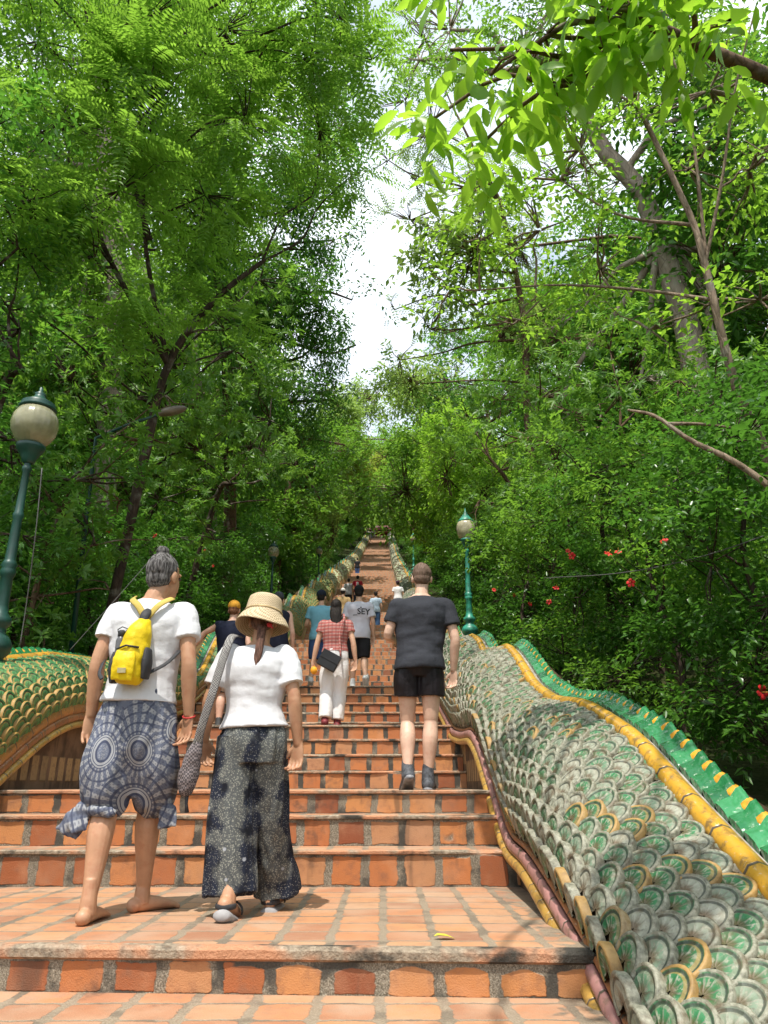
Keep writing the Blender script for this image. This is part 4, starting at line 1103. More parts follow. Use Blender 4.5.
HL = [shrub(LHL, -5.1, 8.0, 1.7, 2.9, 'deep', 211, GHL), shrub(LHL, -5.2, 10.2, 1.8, 3.1, 'dark', 212, GHL), shrub(LHL, -5.0, 12.4, 1.8, 3.0, 'deep', 213, GHL)]
for i, y in enumerate([2.6, 11.0, 13.2, 15.2, 17.4, 19.6, 22, 24.6, 27.4, 30.4, 34, 38, 43, 48, 54, 60, 67, 75, 84, 94, 104, 116, 128, 140]):
    s = 1.0 + 0.010 * y; x = 3.35 + 0.25 * sin(y * 1.7) + 1.5 * (s - 1)
    copy_tree(HR[i % 3], (x, y, gz(x, y)), y * 1.3, s, LHR)
for i, y in enumerate([5.8, 14.6, 16.8, 19, 21.4, 24, 26.8, 30, 33.6, 37.6, 42, 47, 53, 59, 66, 74, 83, 93, 104, 116, 128, 140]):
    s = 1.0 + 0.010 * y; x = -5.15 - 0.25 * sin(y * 1.7) - 1.4 * (s - 1)
    copy_tree(HL[i % 3], (x, y, gz(x, y)), y * 1.3, s, LHL)
for i, (x, y) in enumerate([(5.4, 3.5), (5.6, 6.0), (5.3, 8.6), (5.6, 11.5), (5.4, 14.5), (5.6, 18), (7.5, 5), (7.6, 9), (7.4, 13), (6.2, 22)]):
    copy_tree(HR[(i + 1) % 3], (x, y, gz(x, y) + 0.2), i * 2.2, 1.25, LHR)
for i, (x, y) in enumerate([(-7.0, 6.5), (-7.0, 9.2), (-7.2, 12), (-6.9, 15), (-7.2, 18), (-9, 9), (-9.2, 13), (-7.5, 23)]):
    copy_tree(HL[(i + 1) % 3], (x, y, gz(x, y) + 0.2), i * 2.2, 1.3, LHL)

# --- far forest on the slope behind everything
rng = np.random.default_rng(300)
cl = []
for k in range(150):
    sd = rng.choice([-1, 1]); x = -1 + sd * rng.uniform(15, 60); y = rng.uniform(8, 215)
    if k > 118: x = rng.uniform(-50, 50); y = rng.uniform(200, 235)
    cl.append((np.array([x, y, gz(x, y) + rng.uniform(2, 17)]), rng.uniform(3.5, 6.0)))
res = foliage(cl, rng, 'broad', 0.75, 0.36, 10, 11, 0.3, False, True, 0.5, 1.6)
tag(np_mesh('forest', res[0], res[1], LM['mid'], rnd=res[2]), 'mass of distant green forest on the slope', 'forest', kind='stuff')

# --- red hibiscus flowers on the hedges
M_PETAL = simple('red_petal', (0.62, 0.022, 0.025), 0.5, 0.25, 20, 0, 0, 0.3)
M_STAMEN = simple('yellow_stamen', (0.8, 0.5, 0.08), 0.6, 0.2, 20, 0)
def flower_mesh():
    b = MB()
    for k in range(5):
        a0 = 2 * pi * k / 5
        R = Matrix.Rotation(a0, 3, 'Z')
        V = []
        for r, wd, z_ in ((0.1, 0.05, 0), (0.45, 0.30, 0.14), (0.8, 0.40, 0.20), (1.0, 0.22, 0.10)):
            for s_ in (-1, 0, 1): V.append(R @ Vector((r, s_ * wd, z_ - 0.08 * abs(s_) + 0.06 * s_)))
        b.add([v * 0.06 for v in V], [(i * 3 + j, i * 3 + j + 3, i * 3 + j + 4, i * 3 + j + 1) for i in range(3) for j in range(2)], 0)
    b.tube([(0, 0, 0), (0.004, 0, 0.03), (0.012, 0, 0.075)], [0.004, 0.003, 0.005], 6, 1)
    return b
FB = flower_mesh().build('flower', [M_PETAL, M_STAMEN], None, True)
fl = FB.data; bpy.data.objects.remove(FB)
def nearest_shrub(p):
    best = None
    for o in COL.objects:
        if o.name.startswith('hedge_shrub'):
            d = (o.location + Vector((0, 0, 1.5)) - p).length
            if best is None or d < best[0]: best = (d, o)
    return best[1]
for i, (px, py) in enumerate([(568, 551), (572, 556), (618, 552), (494, 590), (514, 595), (556, 588), (549, 602), (631, 583), (608, 554), (530, 604), (762, 692), (664, 541), (155, 536), (213, 566), (250, 524), (205, 551), (109, 530)]):
    X = 2.55 if px > 384 else -4.35
    t = X * FPX / (px - 384)
    p = at(px, py, t)
    sh = nearest_shrub(p)
    o = bpy.data.objects.new('flower', fl); link(o, sh)
    M = sh.matrix_basis.inverted(); o.location = M @ p
    o.rotation_euler = (radians(70 + 30 * sin(i * 2.1)), radians(20 * sin(i * 3.3)), radians(40 * sin(i * 5.1)) - sh.rotation_euler.z)
    sc_ = (0.62 + 0.25 * abs(sin(i * 1.7))) / sh.scale.x; o.scale = (sc_, sc_, sc_)
    # its stalk back into the shrub
    st = MB(); st.tube([p, p + Vector((0.15 if X > 0 else -0.15, 0.1, -0.10)), p + Vector((0.5 if X > 0 else -0.5, 0.25, -0.3))], [0.004, 0.005, 0.008], 5)
    q = st.build('flower_stalk', BK['dark'], sh); q.matrix_parent_inverse = sh.matrix_basis.inverted()

# --- dead bough, cables, street light, fallen leaf
b = MB(); b.tube(spline([at(785, 498, 5.9), at(735, 462, 6.1), at(690, 440, 6.3), at(655, 416, 6.5), at(628, 410, 6.7)], 14), list(np.linspace(0.030, 0.011, 14)), 8)
b.tube(spline([at(668, 424, 6.42), at(700, 424, 6.4), at(735, 428, 6.4)], 6), list(np.linspace(0.02, 0.008, 6)), 6)
tag(b.build('dead_branch', BK['tan']), 'bare tan dead branch pointing left at the right edge', 'branch')
M_CABLE = simple('grey_cable', (0.10, 0.10, 0.095), 0.7, 0.1, 5, 0)
def cable(label, pts, r=0.006):
    b = MB(); b.tube(spline(pts, 24), [r] * 24, 6); tag(b.build('cable', M_CABLE), label, 'cable')
cable('thin grey cable sagging in front of the hibiscus hedge at right', [at(800, 523, 5.9), at(700, 557, 6.6), at(620, 573, 7.4), at(545, 578, 8.6)], 0.005)
cable('thin cable hanging from the globe of the tall dark green lamp', [at(42, 468, 6.7), at(36, 530, 6.55), at(27, 600, 6.5), at(20, 645, 6.4)], 0.005)
cable('thin slanting cable in the dark hedge left of the man with the yellow backpack', [at(150, 560, 8.8), at(115, 600, 8.5), at(88, 630, 8.3), at(70, 650, 8.2)], 0.004)
M_GREYM = simple('weathered_grey_metal', (0.20, 0.17, 0.14), 0.5, 0.2, 8, 0.1)
r_ = empty('street_light', at(96, 438, 11)); tag(r_, 'old street light arm with pale head poking out of the left trees', 'street light')
b = MB(); o0 = Vector(at(96, 438, 11)); b.tube([Vector((0, 0.3, -4.0)), Vector((0, 0.05, -1)), Vector((0, 0, 0)), at(130, 424, 10.9) - o0, at(158, 415, 10.8) - o0], [0.04, 0.035, 0.028, 0.024, 0.022], 8); b.build('arm', M_LAMPG['dark'], r_)
b = MB(); c_ = at(172, 411, 10.75) - o0; b.ell(c_, (0.22, 0.09, 0.06), Matrix.Rotation(radians(-14), 3, 'Y')); b.build('lamp_head', M_GREYM, r_)
M_FALL = simple('yellow_fallen_leaf', (0.55, 0.50, 0.05), 0.5, 0.2, 30, 0)
V, F, _ = leaf_geo(np.array([[0.20, 3.40, -0.570]]), np.array([[1.0, 0.15, 0.05]]), np.array([[0.1, 0.0, 1.0]]), np.array([0.09]), np.array([0.045]), True)
tag(np_mesh('fallen_leaf', V, F, M_FALL), 'yellow green fallen leaf lying on the front landing', 'leaf')

# ------------------------------------------------------------------ people
def vox(name, geos, size, m, parent, smooth=5, wrinkle=None):
    V = []; F = []
    for v, f in geos:
        b = len(V); V += [tuple(q) for q in v]; F += [tuple(i + b for i in ff) for ff in f]
    me = bpy.data.meshes.new(name); me.from_pydata(V, [], F); me.update()
    t = bpy.data.objects.new('tmp', me); COL.objects.link(t)
    r = t.modifiers.new('r', 'REMESH'); r.mode = 'VOXEL'; r.voxel_size = size; r.use_smooth_shade = True
    s = t.modifiers.new('s', 'SMOOTH'); s.factor = 0.5; s.iterations = smooth
    dg = bpy.context.evaluated_depsgraph_get()
    out = bpy.data.meshes.new_from_object(t.evaluated_get(dg))
    bpy.data.objects.remove(t); bpy.data.meshes.remove(me)
    out.name = name
    if wrinkle:
        amp, sc, sd = wrinkle
        nv = len(out.vertices); co = np.zeros(nv * 3, np.float32); no = np.zeros(nv * 3, np.float32)
        out.vertices.foreach_get('co', co); out.vertices.foreach_get('normal', no)
        co = co.reshape(-1, 3); no = no.reshape(-1, 3)
        w = np.array([mnoise.noise((p[0] * sc[0] + sd, p[1] * sc[1], p[2] * sc[2])) + 0.5 * mnoise.noise((p[0] * sc[0] * 2.3, p[1] * sc[1] * 2.3 + sd, p[2] * sc[2] * 2.1)) for p in co])
        w = np.sign(w) * np.abs(w) ** 0.8
        co += no * (w * amp)[:, None]
        out.vertices.foreach_set('co', co.ravel()); out.update()
    out.materials.clear(); out.materials.append(m)
    out.polygons.foreach_set('use_smooth', [True] * len(out.polygons))
    o = bpy.data.objects.new(name, out); return link(o, parent)

def limb(pts, rad, n=14, m=12, up=(0, 1, 0.01)):
    """smooth tapered closed tube; rad entries r or (depth, width)"""
    R = [(r, r) if not hasattr(r, '__len__') else r for r in rad]
    C = spline([tuple(p) + tuple(r) for p, r in zip(pts, R)], m)
    v, f, _ = tube_geo([c[:3] for c in C], [(max(c[3], .003), max(c[4], .003)) for c in C], n, True, up)
    return v, f
def ell(c, r, rot=None, nu=18, nv=12): return ell_geo(c, r, rot, nu, nv)

def hand(wr, d, n, thumb, k=1.0, curl=18, spread=0.0225):
    wr = Vector(wr); d = Vector(d).normalized(); n = Vector(n); n = (n - d * n.dot(d)).normalized(); s = d.cross(n)
    G_ = [limb([wr - d * .02, wr + d * .03 * k, wr + d * .088 * k], [(.018, .024), (.016, .036), (.012, .040)], 12, 8, tuple(n))]
    for i in range(4):
        b = wr + d * (.078 * k) + s * ((-1.5 + i) * spread * k)
        ln = (0.95, 1.08, 1.0, 0.80)[i if thumb < 0 else 3 - i] * k
        a = 0; p = [b]; dd = d
        for L_, c_ in ((.044, curl), (.028, curl * 1.5), (.022, curl * 1.1)):
            a += radians(c_); dd = d * cos(a) + n * sin(a) + s * ((-1.5 + i) * 0.05); p.append(p[-1] + dd * (L_ * ln))
        G_.append(limb(p, [.0092, .0088, .0082, .007], 8, 9))
    b = wr + d * (.02 * k) + s * (thumb * .026 * k)
    t1 = (d * .75 + s * thumb * .65 + n * .25).normalized(); t2 = (d * .95 + s * thumb * .2 + n * .35).normalized()
    G_.append(limb([b, b + t1 * .042 * k, b + t1 * .042 * k + t2 * .032 * k], [.014, .0115, .009], 8, 8))
    return G_

def foot_geo(ank, toe, pitch=0.0, k=1.0, inflate=0.0, toes=True):
    ank = Vector(ank); toe = Vector((toe[0], toe[1], 0)).normalized(); s = Vector((toe.y, -toe.x, 0)); up = Vector((0, 0, 1))
    if pitch:
        R = Matrix.Rotation(pitch, 3, s); toe2 = R @ toe; up2 = R @ up
    else: toe2, up2 = toe, up
    f = lambda a, b_, c=0: ank + toe2 * (a * k) + up2 * (b_ * k) + s * (c * k)
    e = inflate
    G_ = [limb([f(-.055, -.048), f(0.0, -.046), f(.08, -.050), (f(.15, -.062)), f(.185, -.068)], [(.030 + e, .028 + e), (.038 + e, .034 + e), (.030 + e, .040 + e), (.020 + e, .046 + e), (.014 + e, .040 + e)], 12, 12, tuple(up2)),
          ell(f(-.045, -.052), (.036 + e, .036 + e, .034 + e)), limb([f(0, .10), f(0, .05), f(-.005, 0), f(0.0, -.045)], [.028 + e, .034 + e, .038 + e, .040 + e], 12, 8)]
    if toes:
        for i in range(5):
            c = -.037 + .0185 * i
            G_.append(limb([f(.165, -.068, c * .9), f(.212 - abs(i - 1.2) * .009, -.074, c)], [.011, .0095], 8, 4))
    return G_

PDEF = dict(hipL=(-.09, 0, .92), kneeL=(-.095, .03, .49), ankL=(-.095, -.03, .085), toeL=(-.12, 1), pitL=0,
            hipR=(.09, 0, .92), kneeR=(.095, .03, .49), ankR=(.095, -.03, .085), toeR=(.12, 1), pitR=0,
            shL=(-.180, 0, 1.405), elL=(-.245, -.04, 1.12), wrL=(-.255, .03, .885), hdL=(0.05, .12, -1), hnL=(.6, -.7, 0),
            shR=(.180, 0, 1.405), elR=(.245, -.04, 1.12), wrR=(.255, .03, .885), hdR=(-0.05, .12, -1), hnR=(-.6, -.7, 0),
            pel=(0, 0, .95), chest=(0, 0, 1.27), neck=(0, -.005, 1.49), head=(0, .02, 1.635), yaw=0.0, nod=0.0, wide=1.0, fat=1.0, curl=18)
STEP_R = dict(kneeR=(.10, .22, .60), ankR=(.095, .27, .255), hipR=(.09, .03, .93), kneeL=(-.095, .0, .49), ankL=(-.095, -.09, .10))
STEP_L = dict(kneeL=(-.10, .22, .60), ankL=(-.095, .27, .255), hipL=(-.09, .03, .93), kneeR=(.095, .0, .49), ankR=(.095, -.09, .10))

M_SKIN = {}
def skin(name, c):
    if name not in M_SKIN:
        g = G('skin_' + name); o = g.obj(); n = g.noise(o, 14, 4)
        col = g.mix(g.step(n, 0.3, 0.7), tuple(x * 0.86 for x in c), c)
        col = g.mix(g.math('MULTIPLY', g.step(g.noise(o, 22, 4), 0.48, 0.72), 0.4), col, (c[0] * 0.75, c[1] * 0.5, c[2] * 0.45))
        M_SKIN[name] = g.done(col, 0.48, g.bump(g.noise(o, 160, 2), 0.12, 0.003), 0, 0.4)
    return M_SKIN[name]
def cloth(name, col, var=0.10, weave=420, rough=0.85):
    g = G(name); o = g.obj(); n = g.noise(o, 5, 4)
    c = g.mix(g.step(n, 0.3, 0.7), tuple(x * (1 - var) for x in col), col)
    f = g.noise(o, 26, 3)
    return g.done(c, rough, g.bump(g.math('ADD', g.math('MULTIPLY', g.noise(o, weave, 2), 0.2), g.math('ADD', f, g.math('MULTIPLY', g.noise(g.vmath('MULTIPLY', o, (0.5, 0.5, 1.3)), 9, 2), 1.2))), 0.32, 0.012), 0, 0.2)
def hairmat(name, a, b):
    g = G(name); o = g.obj()
    n = g.noise(g.vmath('MULTIPLY', o, (60.0, 60.0, 9.0)), 1.6, 4, 0.6)
    return g.done(g.mix(g.step(n, 0.35, 0.65), a, b), 0.65, g.bump(n, 0.7, 0.01), 0, 0.2)
M_EYE = simple('eye_dark', (0.05, 0.03, 0.02), 0.2, 0.1, 10, 0)

class Person:
    def __init__(s, label, loc, H, rz=0.0, skin_c=('tan', (0.50, 0.27, 0.16)), vs=0.007, pose=None, feet=True, arms_bare=True, group=None):
        s.k = H / 1.75; s.vs = vs; s.D = dict(PDEF); s.D.update(pose or {})
        s.root = empty('person', loc, rz); tag(s.root, label, 'person', group)
        k = s.k
        for q in list(s.D):
            v = s.D[q]
            if isinstance(v, tuple) and len(v) == 3 and q[:2] not in ('hd', 'hn'): s.D[q] = Vector(v) * k
        s.sk = skin(*skin_c); s.build_body(feet)
    def torso(s, e=0.0, z0=None, top=True, flare=0.0):
        D, k = s.D, s.k; f = D['fat']; w = D['wide']
        pel, ch, nk = D['pel'], D['chest'], D['neck']
        L = lambda a, b, t: a + (b - a) * t
        P = [pel + Vector((0, 0, -.10 * k)), pel + Vector((0, 0, -.02 * k)), L(pel, ch, .22), L(pel, ch, .55), ch, L(ch, nk, .35), L(ch, nk, .62), L(ch, nk, .80), L(ch, nk, .93), nk + Vector((0, 0, .0))]
        R = [(.10, .135), (.118, .165), (.112, .160), (.102, .147), (.117, .172), (.115, .186), (.096, .178), (.074, .125), (.058, .075), (.055, .06)]
        R = [((a * f) * k + e, (b * (w if i > 2 else 1) * (0.5 + 0.5 * f)) * k + e) for i, (a, b) in enumerate(R)]
        return P, R
    def arm(s, S, e=0.0):
        D, k = s.D, s.k; sh, el, wr = D['sh' + S], D['el' + S], D['wr' + S]
        inn = D['chest'] * .4 + D['neck'] * .6
        P = [sh + (inn - sh) * .35, sh, sh + (el - sh) * .45, el, el + (wr - el) * .35, wr, ]
        R = [.045, .050, .045, .038, .040, .026]
        return P, [r * k + e for r in R]
    def leg(s, S, e=0.0):
        D, k = s.D, s.k; h, kn, an = D['hip' + S], D['knee' + S], D['ank' + S]
        back = Vector((0, -.018 * k, 0))
        P = [h + Vector((0, 0, .03 * k)), h + (kn - h) * .35, kn + (h - kn) * .12, kn, kn + (an - kn) * .30 + back, kn + (an - kn) * .65 + back * .5, an + Vector((0, 0, .02 * k)), an]
        R = [.088, .080, .060, .054, .061, .046, .033, .036]
        return P, [r * k + e for r in R]
    def build_body(s, feet):
        D, k = s.D, s.k; G_ = []
        P, R = s.torso(); G_.append(limb(P, R, 20, 26))
        for S in 'LR':
            P, R = s.arm(S); G_.append(limb(P, R, 14, 20))
            P, R = s.leg(S); G_.append(limb(P, R, 16, 26))
            sg = -1 if S == 'L' else 1
            # thumb points forward when the palm faces the body
            hd = Vector(D['hd' + S]).normalized(); hn = Vector(D['hn' + S]); hn = hn - hd * hn.dot(hd); sv = hd.cross(hn)
            tsign = 1 if sv.y + sg * -0.3 * sv.x * 1 > 0 else -1
            G_ += hand(D['wr' + S], D['hd' + S], D['hn' + S], tsign, k, D['curl'])
            if feet: G_ += foot_geo(D['ank' + S], D['toe' + S], D['pit' + S], k, 0, True)
        h = D['head']; nk = D['neck']
        G_.append(limb([nk - Vector((0, 0, .06 * k)), nk, h + Vector((0, -.012 * k, -.05 * k))], [.062 * k, .056 * k, .052 * k], 14, 8))
        s.HR = Matrix.Rotation(s.D['yaw'], 3, 'Z') @ Matrix.Rotation(s.D['nod'], 3, 'X')
        hp = lambda x, y, z_: h + s.HR @ (Vector((x, y, z_)) * k)
        s.hp = hp
        er = lambda *r: tuple(q * k for q in r)
        G_ += [ell(hp(0, -.012, .022), er(.076, .094, .098), s.HR), ell(hp(0, .028, -.035), er(.060, .068, .078), s.HR), ell(hp(0, .066, -.085), er(.030, .026, .024), s.HR),
               ell(hp(0, .098, -.022), er(.013, .020, .024), s.HR), ell(hp(0, .090, -.062), er(.024, .014, .011), s.HR), ell(hp(0, .074, .022), er(.052, .022, .014), s.HR)]
        for x in (-1, 1): G_.append(ell(hp(.078 * x, -.012, -.012), er(.010, .022, .033), s.HR))
        vox('body', G_, s.vs, s.sk, s.root, 2 if s.vs < .007 else 3)
        for x in (-1, 1):
            b = MB(); b.ell(hp(.030 * x, .084, .003), er(.013, .010, .010), s.HR, 10, 8); b.build('eye', M_EYE, s.root)
    # ---- clothing
    def shirt(s, m, sleeve=0.55, hem=-.10, e=.022, name='shirt', wr=.006, sl_e=.020, seed=1.0, flare=.01, neck_e=.006):
        D, k = s.D, s.k; P, R = s.torso(e * k)
        P = P[:]; R = [list(r) for r in R]
        P[0] = D['pel'] + Vector((0, 0, hem * k)); drop = hem > -.055
        for i in (0, 1): R[i] = [R[i][0] + flare * k, R[i][1] + flare * k]
        R[0] = [max(R[0][0], R[1][0] * .98), max(R[0][1], R[1][1] * .98)]
        R[7][0] -= .006 * k; R[8] = [.062 * k + neck_e, .072 * k + neck_e]
        P, R = P[:9], R[:9]
        if drop: del P[1], R[1]
        if hem > .02: P[1] = P[1] + Vector((0, 0, .03 * k))
        G_ = [limb(P, [tuple(r) for r in R], 24, 30)]
        if sleeve > 0:
            for S in 'LR':
                P, R = s.arm(S, sl_e * k)
                sh, el, wrp = D['sh' + S], D['el' + S], D['wr' + S]
                if sleeve <= 1: end = sh + (el - sh) * sleeve; Q = [P[0], sh, sh + (el - sh) * sleeve * .5, end]; RR = [.060 * k, (.054 + sl_e * .5) * k, (.056 + sl_e * .6) * k, (.054 + sl_e * .8) * k]
                else: Q = P; RR = R
                G_.append(limb(Q, RR, 16, 16))
        return vox(name, G_, max(s.vs, .0055), m, s.root, 4, (wr * k, (5, 5, 10), seed))
    def trousers(s, m, to=1.0, e=.018, name='trousers', waist=.10, end=None, wr=.006, seed=2.0, top_e=.016, seat=0.0):
        """to: 0 hip, 0.5 knee, 1 ankle"""
        D, k = s.D, s.k; G_ = []
        pel = D['pel']; P = [pel + Vector((0, 0, -.12 * k)), pel + Vector((0, -seat, -.03 * k)), pel + Vector((0, 0, .05 * k)), pel + Vector((0, 0, waist * k))]
        f = D['fat']
        G_.append(limb(P, [(.09 * f * k + top_e, .145 * k + top_e), (.122 * f * k + top_e, .168 * k + top_e), (.116 * f * k + top_e, .160 * k + top_e), (.108 * f * k + top_e, .152 * k + top_e)], 22, 14))
        for S in 'LR':
            h, kn, an = D['hip' + S], D['knee' + S], D['ank' + S]
            if to <= .5: pts = [h + Vector((-h.x * .35, 0, .07 * k)), h + Vector((-h.x * .1, 0, .0)), h + (kn - h) * to, h + (kn - h) * to * 2]; rr = [.045 * k, .082 * k + e * .6, .086 * k + e, (end or .080 * k + e)]
            else:
                f2 = (to - .5) * 2; pts = [h + Vector((-h.x * .35, 0, .07 * k)), h + Vector((-h.x * .1, 0, 0)), h + (kn - h) * .5, kn, kn + (an - kn) * f2 * .5, kn + (an - kn) * f2]
                r_e = end or .060 * k + e; r_k = .064 * k + e
                rr = [.045 * k, .084 * k + e * .5, .084 * k + e, r_k, (r_k + r_e) / 2, r_e]
            G_.append(limb(pts, rr, 18, 22))
        return vox(name, G_, max(s.vs, .0055), m, s.root, 4, (wr * k, (10, 10, 4.5), seed))
    def shoes(s, m, msole=None, e=.008, sock=None):
        for S in 'LR':
            D, k = s.D, s.k
            o = vox('shoe', [g_ for g_ in foot_geo(D['ank' + S], D['toe' + S], D['pit' + S], k, e, False)], max(s.vs, .006), m, s.root, 3)
            if msole:
                toe = Vector((D['toe' + S][0], D['toe' + S][1], 0)).normalized(); sd = Vector((toe.y, -toe.x, 0)); up = Vector((0, 0, 1))
                if D['pit' + S]: R = Matrix.Rotation(D['pit' + S], 3, sd); t2 = R @ toe; up = R @ up
                else: t2 = toe
                an = D['ank' + S]
                b = MB(); b.tube([an + t2 * (a * k) + up * (-.082 * k) for a in (-.095, -.06, 0, .08, .15, .20)], [(.014 * k, .030 * k), (.016 * k, .040 * k), (.016 * k, .042 * k), (.015 * k, .047 * k), (.013 * k, .050 * k), (.009 * k, .030 * k)], 14, up=tuple(up))
                b.build('sole', msole, o)
    def hair(s, m, kind='short', vs=None):
        k, hp, HR = s.k, s.hp, s.HR; er = lambda *r: tuple(q * k for q in r)
        G_ = [ell(hp(0, -.026, .034), er(.082, .094, .098), HR)]
        if kind in ('short', 'bun', 'long', 'pony'): G_.append(ell(hp(0, -.050, -.020), er(.070, .062, .060), HR))
        if kind == 'buzz': G_ = [ell(hp(0, -.020, .032), er(.079, .092, .094), HR), ell(hp(0, -.045, -.015), er(.069, .062, .055), HR)]
        if kind == 'bun': G_ += [ell(hp(.005, -.045, .135), er(.034, .034, .028), HR), ell(hp(.012, -.05, .148), er(.02, .03, .016), HR)]
        if kind == 'long': G_ += [limb([hp(0, -.05, .02), hp(0, -.085, -.08), hp(.01, -.105, -.20), hp(.03, -.115, -.34), hp(.045, -.11, -.46)], [(.05 * k, .075 * k), (.042 * k, .085 * k), (.035 * k, .075 * k), (.028 * k, .055 * k), (.010 * k, .02 * k)], 14, 16)]
        if kind == 'pony': G_ += [limb([hp(0, -.06, -.03), hp(.012, -.105, -.09), hp(.010, -.125, -.20), hp(-.005, -.125, -.31), hp(-.022, -.115, -.40)], [(.03 * k, .035 * k), (.022 * k, .030 * k), (.016 * k, .026 * k), (.012 * k, .018 * k), (.004 * k, .006 * k)], 10, 16)]
        return vox('hair', G_, vs or max(.005, s.vs * .8), m, s.root, 3, (.004 * k, (40, 40, 12), 3.0))
    def cap(s, m, label=None):
        k, hp, HR = s.k, s.hp, s.HR; er = lambda *r: tuple(q * k for q in r)
        o = vox('cap', [ell(hp(0, -.022, .052), er(.088, .103, .088), HR), limb([hp(0, .06, .045), hp(0, .12, .040), hp(0, .165, .028)], [(.010 * k, .075 * k), (.008 * k, .070 * k), (.006 * k, .035 * k)], 14, 8, (0, 0, 1))], max(.006, s.vs), m, s.root, 3)
        b = MB(); b.ell(hp(0, -.022, .141), er(.010, .010, .006), HR, 10, 6); b.build('cap_button', m, o)
        return o

DEN = 1
# ---- cloth patterns
def medallion_cloth():
    g = G('indigo_medallion_cotton'); o = g.obj(); X, Y, Z = g.sep(o)
    wv = g.sep(g.vmath('SUBTRACT', g.noise(o, 6, 2, out=1), (0.5, 0.5, 0.5)))
    x = g.math('ADD', X, g.math('MULTIPLY', wv[0], 0.03)); z_ = g.math('ADD', Z, g.math('MULTIPLY', wv[2], 0.03))
    d = None; ang = None
    for cx, cz, sx in ((-.085, .735, 1.4), (.078, .740, 1.3), (.255, .85, 1.1), (.06, .50, 1.0), (-.26, .93, 1.1)):
        dx = g.math('MULTIPLY', g.math('SUBTRACT', x, cx), sx); dz = g.math('SUBTRACT', z_, cz)
        dd = g.math('SQRT', g.math('ADD', g.math('MULTIPLY', dx, dx), g.math('MULTIPLY', dz, dz)))
        aa = g.math('ARCTAN2', dx, dz)
        if d is None: d, ang = dd, aa
        else:
            lt = g.math('LESS_THAN', dd, d)
            ang = g.math('ADD', g.math('MULTIPLY', aa, lt), g.math('MULTIPLY', ang, g.math('SUBTRACT', 1.0, lt)))
            d = g.math('MINIMUM', d, dd)
    navy = (0.050, 0.058, 0.095); pale = (0.28, 0.285, 0.30); mid = (0.115, 0.128, 0.17)
    ringn = g.math('SINE', g.math('MULTIPLY', d, 330.0)); ray = g.math('SINE', g.math('MULTIPLY', ang, 22.0)); ray2 = g.math('SINE', g.math('MULTIPLY', ang, 40.0))
    core = g.ramp(d, [(0.0, mid), (0.034, mid), (0.037, navy), (0.046, navy), (0.049, pale), (0.058, pale), (0.061, navy), (0.064, pale), (0.072, navy), (0.076, mid)], 'CONSTANT')
    speck = g.step(g.noise(o, 130, 2), 0.50, 0.58)
    core = g.mix(g.math('MULTIPLY', speck, g.math('MULTIPLY', g.step(d, 0.036, 0.034), 0.5)), core, pale)
    field = g.mix(g.step(ray, -0.1, 0.4), mid, pale)
    band = g.step(g.math('ABSOLUTE', g.math('SUBTRACT', g.math('FRACT', g.math('MULTIPLY', d, 22.0)), 0.5)), 0.36, 0.42)
    field = g.mix(g.math('MULTIPLY', band, 0.85), field, navy)
    dots = g.step(g.math('MULTIPLY', ray2, ringn), 0.2, 0.6)
    field = g.mix(g.math('MULTIPLY', dots, 0.5), field, navy)
    field = g.mix(g.step(g.noise(o, 16, 4), 0.56, 0.68), field, mid)
    c = g.mix(g.step(d, 0.076, 0.080), core, field)
    return g.done(c, 0.85, g.bump(g.noise(o, 300, 2), 0.2, 0.004), 0, 0.2)
def batik_cloth():
    g = G('navy_cream_mottled_cotton'); o = g.obj(); X, Y, Z = g.sep(o)
    w1 = g.sep(g.vmath('SUBTRACT', g.noise(o, 5, 3, out=1), (0.5, 0.5, 0.5)))
    x = g.math('ADD', X, g.math('MULTIPLY', w1[0], 0.17))
    col_ = g.math('SINE', g.math('MULTIPLY', g.math('ADD', x, 0.085), 35.0))      # vertical columns of blossoms
    beads = g.math('SINE', g.math('MULTIPLY', g.math('ADD', Z, g.math('MULTIPLY', w1[2], 0.05)), 42.0))
    m = g.step(g.math('ADD', g.math('ADD', col_, g.math('MULTIPLY', beads, 0.55)), g.math('MULTIPLY', g.math('SUBTRACT', g.noise(o, 8, 4), 0.5), 5.0)), -0.8, 0.2)
    v = g.n('TexVoronoi', {'feature': 'DISTANCE_TO_EDGE'}, Vector=g.vmath('MULTIPLY', o, (1.0, 1.0, 0.8)), Scale=16.0)
    v2 = g.n('TexVoronoi', {'feature': 'F1'}, Vector=o, Scale=120.0)
    cream = g.mix(g.step(v2.outputs[0], 0.25, 0.5), (0.24, 0.24, 0.205), (0.085, 0.09, 0.088))
    cream = g.mix(g.math('MULTIPLY', g.step(v.outputs[0], 0.05, 0.02), 0.6), cream, (0.05, 0.055, 0.06))
    dark = g.mix(g.step(v2.outputs[0], 0.34, 0.20), (0.016, 0.020, 0.034), (0.20, 0.20, 0.19))
    dark = g.mix(g.step(g.noise(o, 9, 3), 0.5, 0.62), dark, (0.008, 0.009, 0.014))
    flw = g.n('TexVoronoi', {}, Vector=g.vmath('MULTIPLY', o, (1.0, 0.4, 1.0)), Scale=9.0)
    c = g.mix(m, dark, cream)
    c = g.mix(g.math('MULTIPLY', g.step(flw.outputs[0], 0.10, 0.05), 0.7), c, (0.40, 0.42, 0.46))
    return g.done(c, 0.85, g.bump(g.noise(o, 300, 2), 0.2, 0.004), 0, 0.2)
